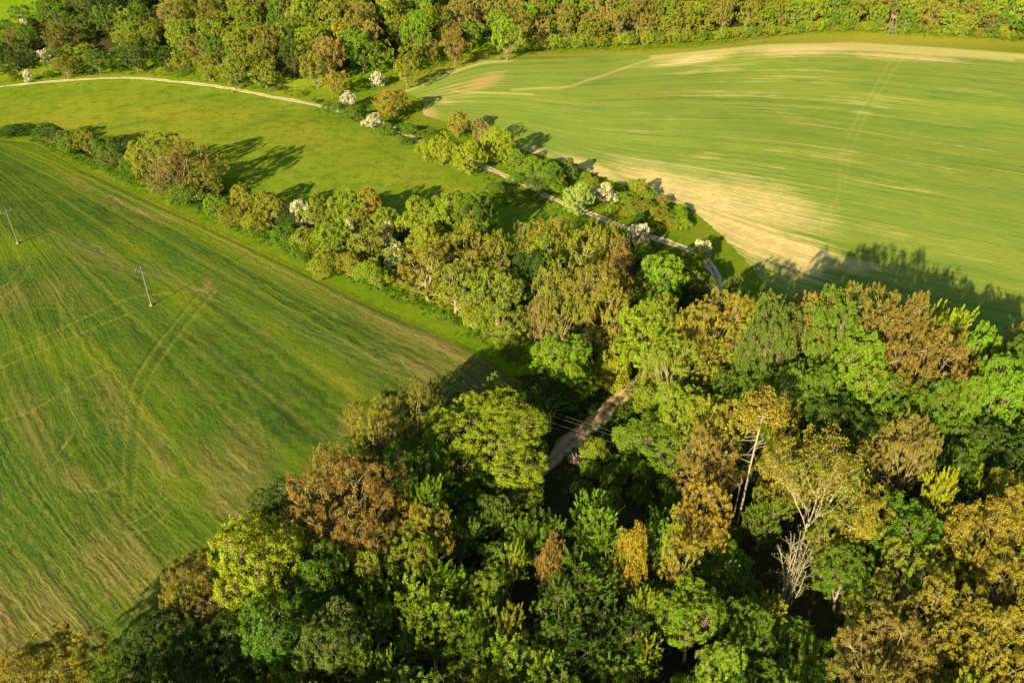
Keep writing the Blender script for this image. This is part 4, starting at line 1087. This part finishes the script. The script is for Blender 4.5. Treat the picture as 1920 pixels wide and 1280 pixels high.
# young dark trees filling the shaded wood
rgf = rad(77)
fx, fy = rgf.uniform(-75, 110, 1500), rgf.uniform(46, 128, 1500)
fpx, fpy, ffw = proj(fx, fy, H(fx, fy) + 6)
gpx, gpy, _ = proj(fx, fy, H(fx, fy))
okf = (sdist(WOOD, fpx, fpy) > 18) & (sdist(WOOD, gpx, gpy) > 22) & (fpx > -60) & (fpx < 1990) & (gpy < 1450)
TRK = pl((960, 980), (1010, 830), (1120, 740), (1150, 690), (1220, 700), (1180, 790), (1120, 880), (1110, 980))
BARE_GAP = pl((1420, 1010), (1550, 1010), (1550, 1190), (1430, 1190))
PINE_GAP = pl((1375, 850), (1450, 850), (1430, 1040), (1360, 1040))
CLEAR = pl((1060, 870), (1130, 850), (1290, 830), (1300, 930), (1250, 950), (1200, 980), (1060, 950))
okf &= (sdist(TRK, gpx, gpy) < -4) & (sdist(TRK, fpx, fpy) < 0) & (sdist(CLEAR, fpx, fpy) < 0) & (sdist(PINE_GAP, fpx, fpy) < 12) & (sdist(BARE_GAP, fpx, fpy) < -14)
n_f = 0
for x, y in zip(fx[okf], fy[okf]):
    if n_f >= 150: break
    if min(math.hypot(x - a, y - b) / (.5 * r + 1.6) for a, b, r in placed) < 1.0: continue
    k = ('spray', 'oak', 'spray', 'feather')[n_f % 4]
    right = x > 35
    c = (('OL', 'G', 'BO', 'LG') if right else ('BG', 'G', 'LG', 'G'))[int(rgf.integers(4))]
    cn = {'OL': 'olive', 'G': 'green', 'BO': 'brown olive', 'LG': 'light green', 'DG': 'dark green', 'SG': 'grey green', 'BG': 'bright green'}[c]
    Hx = sun_cap(x, y, 3, 99)
    if Hx < 5: continue
    put_tree(k, x, y, min(Hx, rgf.uniform(7, 10.5) if not right else rgf.uniform(11, 15.5)), rgf.uniform(2.4, 3.6), c,
             'low %s tree between taller crowns %s of the near wood' % (cn, 'in the right part' if right else 'in the shaded left part'), '%s filler trees of the near wood' % cn)
    n_f += 1

# ------------------------------------------------------------------ far woodland on the rising slope
for px, py, w, Ht, lab in [(83, 103, 22, 7, 'white flowering tree in the far wood at the upper left'), (50, 138, 18, 5, 'pale flowering shrub close above the meadow path at the left'),
                           (706, 145, 26, 6, 'cream flowering tree at the wood edge near the field tip'), (44, 42, 12, 5, 'tiny white flowering tree near the top-left meadow')]:
    tree_at(px, py, w, Ht, 'farblossom', 'SG', lab, 'flowering trees of the far wood', var=0)
for px, py, w, Ht, k, c, lab in [
    (505, 75, 56, 16, 'far', 'BO', 'brown round crown in the middle of the far wood'), (545, 95, 44, 15, 'far', 'DG', 'dark tree right of the brown round crown'),
    (440, 125, 60, 13, 'far', 'OL', 'olive tree above the bend of the pale path'), (590, 120, 60, 14, 'far', 'OL', 'olive tree near the wood front above the path'),
    (620, 100, 56, 16, 'far', 'LB', 'light brown tree behind the olive front one'), (630, 150, 54, 9, 'far', 'GO', 'golden shrubby tree at the front of the far wood'),
    (760, 130, 46, 12, 'far', 'OL', 'olive tree at the wood corner over the double field track'), (850, 75, 50, 17, 'far', 'BO', 'brown olive tree at the left start of the field side wood'),
    (780, 55, 60, 18, 'far', 'BG', 'bright green tall tree above the wood corner'), (950, 60, 60, 18, 'far', 'BG', 'bright green tree in the field side wood edge'),
    (120, 120, 50, 9, 'far', 'OL', 'olive tree above the meadow path at the left'), (180, 110, 46, 10, 'far', 'G', 'green tree right of the white flowering one'),
    (250, 100, 50, 12, 'far', 'DG', 'dark green tree above the start of the path bend'), (25, 110, 50, 8, 'far', 'DG', 'dark tree near the left border of the far wood')]:
    tree_at(px, py, w, Ht, k, c, lab, 'landmark trees of the far wood', var=None)

rgw = rad(5)
cand = []
for gy_ in np.arange(0, 150, 8.2):
    for gx_ in np.arange(-250, 300, 9.4):
        x = gx_ + rgw.uniform(-3.3, 3.3) + (4.5 if int(gy_ / 8.2) % 2 else 0); d = 2.5 + gy_ + rgw.uniform(-2.6, 2.6)
        y = float(np.interp(x, _gx, _gy)) + d
        cand.append((x, y, d))
ca = np.array(cand); cz = H(ca[:, 0], ca[:, 1]); cpx, cpy, cfw = proj(ca[:, 0], ca[:, 1], cz); tpx, tpy, _ = proj(ca[:, 0], ca[:, 1], cz + 13)
okc = (cpx > -25) & (cpx < 1945) & (tpy > -60) & (cpy > -48) & (sdist(TM, cpx, cpy) < -2) & (sdist(RFP, cpx, cpy) < -10) & (sdist(MD, cpx, cpy) < -5) & (cpy < 172)
okc &= ~((cpx > 1000) & (cpy > 74 + 30 * (np.clip(cpx, 1000, 1240) < 1235)))
GLADE = [(120, 52, 22, 5), (200, 45, 20, 5), (640, 172, 60, 14)]
for gx_, gy_, a, b in GLADE: okc &= ((cpx - gx_) / a)**2 + ((cpy - gy_) / b)**2 > 1
zones = {0: ('far wood above the left of the meadow path', ['DG', 'G', 'OL', 'G', 'LG', 'LG', 'BO', 'SG']), 1: ('far wood above the path bend', ['OL', 'LG', 'BO', 'OL', 'OL', 'LG', 'LB', 'G']),
         2: ('far wood around the corner of the striped field', ['OL', 'LG', 'BO', 'BG', 'OL', 'LB', 'BG', 'GO']), 3: ('wood edge behind the striped field', ['OL', 'BO', 'OL', 'LG', 'LB', 'OL', 'BO', 'OL']),
         4: ('wood edge around the hunting tower', ['OL', 'LG', 'G', 'OL', 'BO', 'G', 'OL', 'LG'])}
CN = {'DG': 'dark green', 'G': 'green', 'OL': 'olive', 'LG': 'yellow green', 'BO': 'brown olive', 'SG': 'grey green', 'GO': 'golden', 'LB': 'light brown', 'BG': 'bright green'}
order = np.argsort(-cpy)
n_far = 0
for i in order:
    if not okc[i]: continue
    x, y, d = ca[i]; px_ = cpx[i]
    if min(math.hypot(x - a, y - b) for a, b, r in placed[-400:]) < 5.0: continue
    if n_far >= 290: break
    zn = 0 if px_ < 330 else 1 if px_ < 640 else 2 if px_ < 1040 else 3 if px_ < 1500 else 4
    nm, cols = zones[zn]; c = cols[int(rgw.integers(len(cols)))]
    Ht = rgw.uniform(8, 13) if zn == 0 else rgw.uniform(10, 15.5)
    if zn < 2 and d < 10: Ht *= .7
    if zn >= 3 and d < 9: Ht = rgw.uniform(8, 15)
    if rgw.random() < (.16 if zn == 0 else .05): kind, Ht = 'farbush', rgw.uniform(4, 6)
    else: kind = 'far'
    cc = np.array(COL[c]) * rgw.uniform(1.05, 1.42)
    put_tree(kind, x, y, Ht, rgw.uniform(4.1, 6.4) if kind == 'far' else rgw.uniform(3, 4.4), tuple(cc), '%s %s in the %s' % (CN[c], 'tree crown' if kind == 'far' else 'shrub', nm), '%s %ss of the %s' % (CN[c], 'tree' if kind == 'far' else 'shrub', nm))
    n_far += 1
# low shrubs along the foot of the far wood
edge = [(p, q) for p, q in [(395, 150), (440, 160), (470, 163), (497, 168), (525, 172), (560, 182), (350, 143), (310, 138), (270, 135), (225, 133), (175, 138), (128, 142), (95, 148), (20, 152)]]
for j, (p, q) in enumerate(edge):
    x, y, z = (float(a[0]) for a in hit(p + rgw.uniform(-6, 6), q - 2)); put_tree('farbush', x, y, rgw.uniform(1.6, 3.2), rgw.uniform(1.6, 2.8), ('G', 'SG', 'LG')[j % 3], 'low %s shrub at the foot of the far wood beside the pale path' % ('green', 'grey green', 'yellow green')[j % 3], 'foot shrubs of the far wood %s' % 'abc'[j % 3])
for j, p in enumerate(np.arange(1006, 1940, 15)):
    q = float(np.interp(p, [1000, 1240, 1540, 1700, 1940], [98, 86, 62, 63, 80]))
    x, y, z = (float(a[0]) for a in hit(p + rgw.uniform(-6, 6), q - 3))
    if abs(p - 1668) < 16: continue
    put_tree('farbush', x, y, rgw.uniform(1.8, 6.5), rgw.uniform(2.0, 4.2), ('G', 'OL', 'LG')[j % 3], 'low %s shrub fringing the wood behind the striped field' % ('green', 'olive', 'yellow green')[j % 3], 'fringe shrubs behind the striped field %s' % 'abc'[j % 3])
print('TREES', int(okc.sum()), len(placed), 'fillers', n_f, 'far', n_far)

# ------------------------------------------------------------------ tall weeds and brambles at the foot of hedge, grove, path row and wood edge
def undergrowth(name, n, poly_band, hgt, seed, colour, label):
    rg = rad(seed); X, Y = [], []
    for line, spread, m in poly_band:
        q = smooth_line(line, 12); x, y, _ = hit(q[:, 0], q[:, 1]); P = np.stack([x, y], 1)
        L = np.concatenate([[0], np.cumsum(np.hypot(*np.diff(P, axis=0).T))]); u = rg.random(m) * L[-1]
        cl = .5 + .5 * np.sin(u * .7 + rg.random() * 6)
        X.append(np.interp(u, L, P[:, 0]) + rg.normal(size=m) * spread * (.6 + cl)); Y.append(np.interp(u, L, P[:, 1]) + rg.normal(size=m) * spread * (.6 + cl))
    X, Y = np.concatenate(X), np.concatenate(Y)
    z = H(X, Y); gx2, gy2, _ = proj(X, Y, z)
    ok = (sdist(LF, gx2, gy2) < -1) & (sdist(RFP, gx2, gy2) < -1)
    pq = smooth_line(PATH, 6)
    dm = np.full(len(X), 1e9)
    for a, b in zip(pq[:-1], pq[1:]): dm = np.minimum(dm, seg(gx2, gy2, *a, *b))
    ok &= dm > 6
    X, Y, z = X[ok], Y[ok], z[ok]
    hh = hgt * rg.uniform(.35, 1.3, len(X))
    V, Fq, ti = leaves(np.stack([X, Y, z + hh * .35], 1), np.tile([[0, 0, 1.]], (len(X), 1)), rg, 26, .62 * hgt**.5, .30, wide=.45, dome=.5 * hgt, rnd=.9)
    o = link(name, mesh_np(name, V, Fq, [M_LEAF], {'tint': ti})); o.color = (*colour, 1); setk(o, label, None, None, 'stuff')
HEDGE_F = [(60, 262), (150, 300), (250, 340), (330, 375), (430, 420), (560, 475), (700, 535), (850, 600), (930, 650), (1000, 690)]
HEDGE_B = [(60, 250), (180, 262), (250, 300), (400, 365), (520, 390), (600, 410), (760, 440), (900, 470), (1000, 460), (1130, 440)]
ROW = [(600, 205), (680, 228), (760, 262), (850, 300), (920, 335), (1000, 372), (1090, 415), (1200, 455), (1290, 490)]
ROW_B = [(620, 195), (720, 225), (800, 250), (880, 280), (960, 312), (1040, 345), (1120, 378), (1200, 405), (1280, 430)]
undergrowth('undergrowth', 0, [(HEDGE_F, 1.1, 1500), (HEDGE_B, 1.6, 900)], .9, 301, (.085, .165, .008), 'weeds and brambles at the foot of the hedge')
undergrowth('undergrowth', 0, [(ROW, 1.6, 700), (ROW_B, 2.0, 1100)], .8, 302, (.10, .175, .008), 'weeds and low growth along the gravel path')
undergrowth('undergrowth', 0, [([(0, 155), (120, 145), (250, 138), (400, 152), (500, 168), (590, 182)], 3.0, 700), ([(640, 165), (760, 140), (860, 112), (1000, 96), (1240, 90), (1540, 60), (1700, 64), (1930, 78)], 1.8, 1300)], 1.1, 303, (.11, .165, .008), 'rough growth along the foot of the far wood')
undergrowth('undergrowth', 0, [([(1180, 660), (1200, 720), (1170, 780), (1110, 840), (1100, 870)], 1.6, 420), ([(1010, 760), (1060, 740), (1120, 720)], 2.2, 200), ([(380, 1130), (560, 960), (700, 850)], 2.2, 300)], .5, 304, (.075, .14, .008), 'low growth on the banks of the dirt track and wood edge')

# ------------------------------------------------------------------ power line
def vec(a): return np.asarray(a, float)
def cyl(a, b, r0, r1=None, n=2): return (np.linspace(vec(a), vec(b), n), np.linspace(r0, r0 if r1 is None else r1, n))
def box(cx, cy, cz, sx, sy, sz, rot=0):
    v = np.array([[i, j, k] for i in (-1, 1) for j in (-1, 1) for k in (-1, 1)], float) * [sx / 2, sy / 2, sz / 2]
    c, s = math.cos(rot), math.sin(rot); v[:, :2] = v[:, :2] @ np.array([[c, s], [-s, c]])
    return v + [cx, cy, cz], np.array([[0, 1, 3, 2], [4, 6, 7, 5], [0, 4, 5, 1], [2, 3, 7, 6], [0, 2, 6, 4], [1, 5, 7, 3]])
def join(parts):
    V, Fq, o = [], [], 0
    for v, f in parts: V.append(v); Fq.append(f + o); o += len(v)
    return np.vstack(V), np.vstack(Fq)
p1 = [float(a[0]) for a in hit(284, 573)]; p0 = [float(a[0]) for a in hit(34, 457)]
p2 = [31.0, 80.5, float(H(31, 80.5))]
poles = [p0, p1, p2]; PH = [8.6, 9.0, 10.5]
dirs = [unit(vec(p1)[:2] - vec(p0)[:2]), unit(vec(p2)[:2] - vec(p0)[:2]), unit(vec(p2)[:2] - vec(p1)[:2])]
heads = []
labs = ['pale utility pole standing in the field near the left border', 'pale utility pole standing alone in the middle of the left field', 'utility pole hidden among the trees right of the dirt track']
for i, (p, hgt, d) in enumerate(zip(poles, PH, dirs)):
    r = bpy.data.objects.new('utility_pole', None); C.objects.link(r); r.location = p
    setk(r, labs[i], 'utility pole', 'utility poles of the power line')
    V, Fq = tubes([cyl((0, 0, .3), (0, 0, hgt), .10, .065, 5)], 10)
    link('shaft', mesh_np('pole_shaft', V, Fq, [M_CONCRETE], smooth=True), r)
    V, Fq = join([box(0, 0, .14, .6, .6, .4), box(.0, .0, .42, .36, .36, .2)])
    link('footing', mesh_np('pole_footing', V, Fq, [M_CONCRETE]), r)
    nn = vec([-d[1], d[0]]); ang = math.atan2(nn[1], nn[0])
    V, Fq = join([box(0, 0, hgt - .35, 2.5, .14, .14, ang), box(0, 0, hgt - .75, 1.0, .08, .08, ang)])
    link('crossarm', mesh_np('pole_crossarm', V, Fq, [M_STEEL]), r)
    hd = []
    for s in (-1.15, 0, 1.15):
        zz = hgt - .28 if s else hgt + .0
        b = vec([nn[0] * s, nn[1] * s, zz])
        V, Fq = tubes([(np.stack([b, b + [0, 0, .1], b + [0, 0, .16], b + [0, 0, .26], b + [0, 0, .32]]), np.array([.05, .09, .06, .10, .03]))], 8)
        link('insulator', mesh_np('pole_insulator', V, Fq, [M_PORCELAIN], smooth=True), r); hd.append(b + [0, 0, .33] + vec(p))
    heads.append(hd)
far_l = [h + vec([*(-dirs[0] * 60), 1.0]) for h in heads[0]]
for k, nm in enumerate(['lower thin power wire crossing from the field over the track', 'middle thin power wire crossing from the field over the track', 'upper thin power wire crossing from the field over the track']):
    pts = []
    seq = [far_l[k], heads[0][k], heads[1][k], heads[2][k]]
    for a, b in zip(seq[:-1], seq[1:]):
        t = np.linspace(0, 1, 24, endpoint=False)[:, None]; L = np.linalg.norm(b - a); q = a + (b - a) * t; q[:, 2:3] -= 4 * t * (1 - t) * L * .012; pts.append(q)
    pts.append(seq[-1][None]); q = np.vstack(pts)
    V, Fq = tubes([(q, np.full(len(q), .009))], 4)
    o = link('power_wire', mesh_np('power_wire', V, Fq, [M_WIRE])); setk(o, nm, 'wire', 'wires of the power line')

# ------------------------------------------------------------------ hunting tower at the edge of the far wood
x, y, z = (float(a[0]) for a in hit(1668, 66))
tw = bpy.data.objects.new('hunting_tower', None); C.objects.link(tw); tw.location = (x, y, z); tw.rotation_euler = (0, 0, .25)
setk(tw, 'tall wooden hunting stand with box cabin and splayed legs at the wood edge', 'hunting tower')
TH = 7.6
for sx, sy in ((-1, -1), (1, -1), (-1, 1), (1, 1)):
    V, Fq = tubes([cyl((sx * 2.1, sy * 1.6, -.3), (sx * .75, sy * .75, TH), .13, .11, 3)], 7); link('leg', mesh_np('tower_leg', V, Fq, [M_WOOD], smooth=True), tw)
for zz in (1.6, 3.8, 5.8):
    f = 1 - zz / TH; a = .75 + 1.35 * f; b = .75 + .85 * f
    V, Fq = tubes([cyl((-a, -b, zz), (a, -b, zz), .07), cyl((-a, b, zz), (a, b, zz), .07), cyl((-a, -b, zz), (-a, b, zz), .07), cyl((a, -b, zz), (a, b, zz), .07)], 5)
    link('brace', mesh_np('tower_brace', V, Fq, [M_WOOD]), tw)
V, Fq = tubes([cyl((-1.65, -1.32, 1.6), (1.2, -1.1, 4.6), .06), cyl((1.65, -1.32, 1.6), (-1.2, -1.1, 4.6), .06)], 5); link('cross_brace', mesh_np('tower_cross', V, Fq, [M_WOOD]), tw)
P = [cyl((1.0, -2.9, 0), (.55, -1.05, TH), .06), cyl((1.5, -2.9, 0), (1.0, -1.05, TH), .06)]
for k in range(17):
    t = (k + .7) / 18; P.append(cyl((1.0 - .45 * t, -2.9 + 1.85 * t, TH * t), (1.5 - .5 * t, -2.9 + 1.85 * t, TH * t), .035))
V, Fq = tubes(P, 5); link('ladder', mesh_np('tower_ladder', V, Fq, [M_WOOD]), tw)
V, Fq = box(0, 0, TH + .06, 2.0, 2.0, .12); link('platform', mesh_np('tower_platform', V, Fq, [M_WOOD]), tw)
W = []
for a, b, c_, d_, e_, f_ in ((0, -.86, .55, 1.74, .06, .85), (0, .86, .95, 1.74, .06, 1.66), (-.87, 0, .55, .06, 1.66, .85), (.87, 0, .55, .06, 1.66, .85)):
    W.append(box(a, b, TH + .12 + c_ - (.12 if f_ < 1 else .12), c_ * 0 + d_, e_, f_))
for sx in (-.84, .84): W.append(box(sx, -.83, TH + 1.3, .09, .09, 1.0))
V, Fq = join(W); link('cabin_wall', mesh_np('tower_cabin', V, Fq, [M_WOOD]), tw)
V, Fq = box(0, 0, 0, 2.3, 2.4, .09); V[:, 2] += TH + 1.95 - V[:, 1] * .12; link('roof', mesh_np('tower_roof', V, Fq, [M_DARKWOOD]), tw)

# ------------------------------------------------------------------ rubble mound beside the track
x, y, z = (float(a[0]) for a in hit(1082, 862))
rgm = rad(9); th = np.linspace(0, 2 * math.pi, 22, endpoint=False); rr_ = np.linspace(0, 1, 8)
V = [[0, 0, .75]]
for q in rr_[1:]:
    for a in th:
        V.append([math.cos(a) * 2.0 * q * (1 + .15 * math.sin(3 * a)), math.sin(a) * 1.3 * q, .8 * (1 - q**1.6) * (1 + .35 * rgm.normal() * (q < .95)) - .1 * q])
Fa = [[1 + k, 1 + (k + 1) % 22, 0] for k in range(22)]; Fb = []
for i in range(6):
    for k in range(22): a = 1 + i * 22 + k; b = 1 + i * 22 + (k + 1) % 22; Fb.append([a, a + 22, b + 22, b])
md_ = link('earth_mound', mesh_np('earth_mound', V, [np.array(Fa)[:, ::-1][:, ::-1], np.array(Fb)], [M_DIRT], smooth=False)); md_.location = (x, y, z); md_.rotation_euler = (0, 0, -.7)
setk(md_, 'small pinkish brown mound of earth and stones beside the dirt track', 'mound')
for j, (p, q, s) in enumerate([(228, 390, .5), (128, 290, .6), (1150, 760, .5)]):
    pass
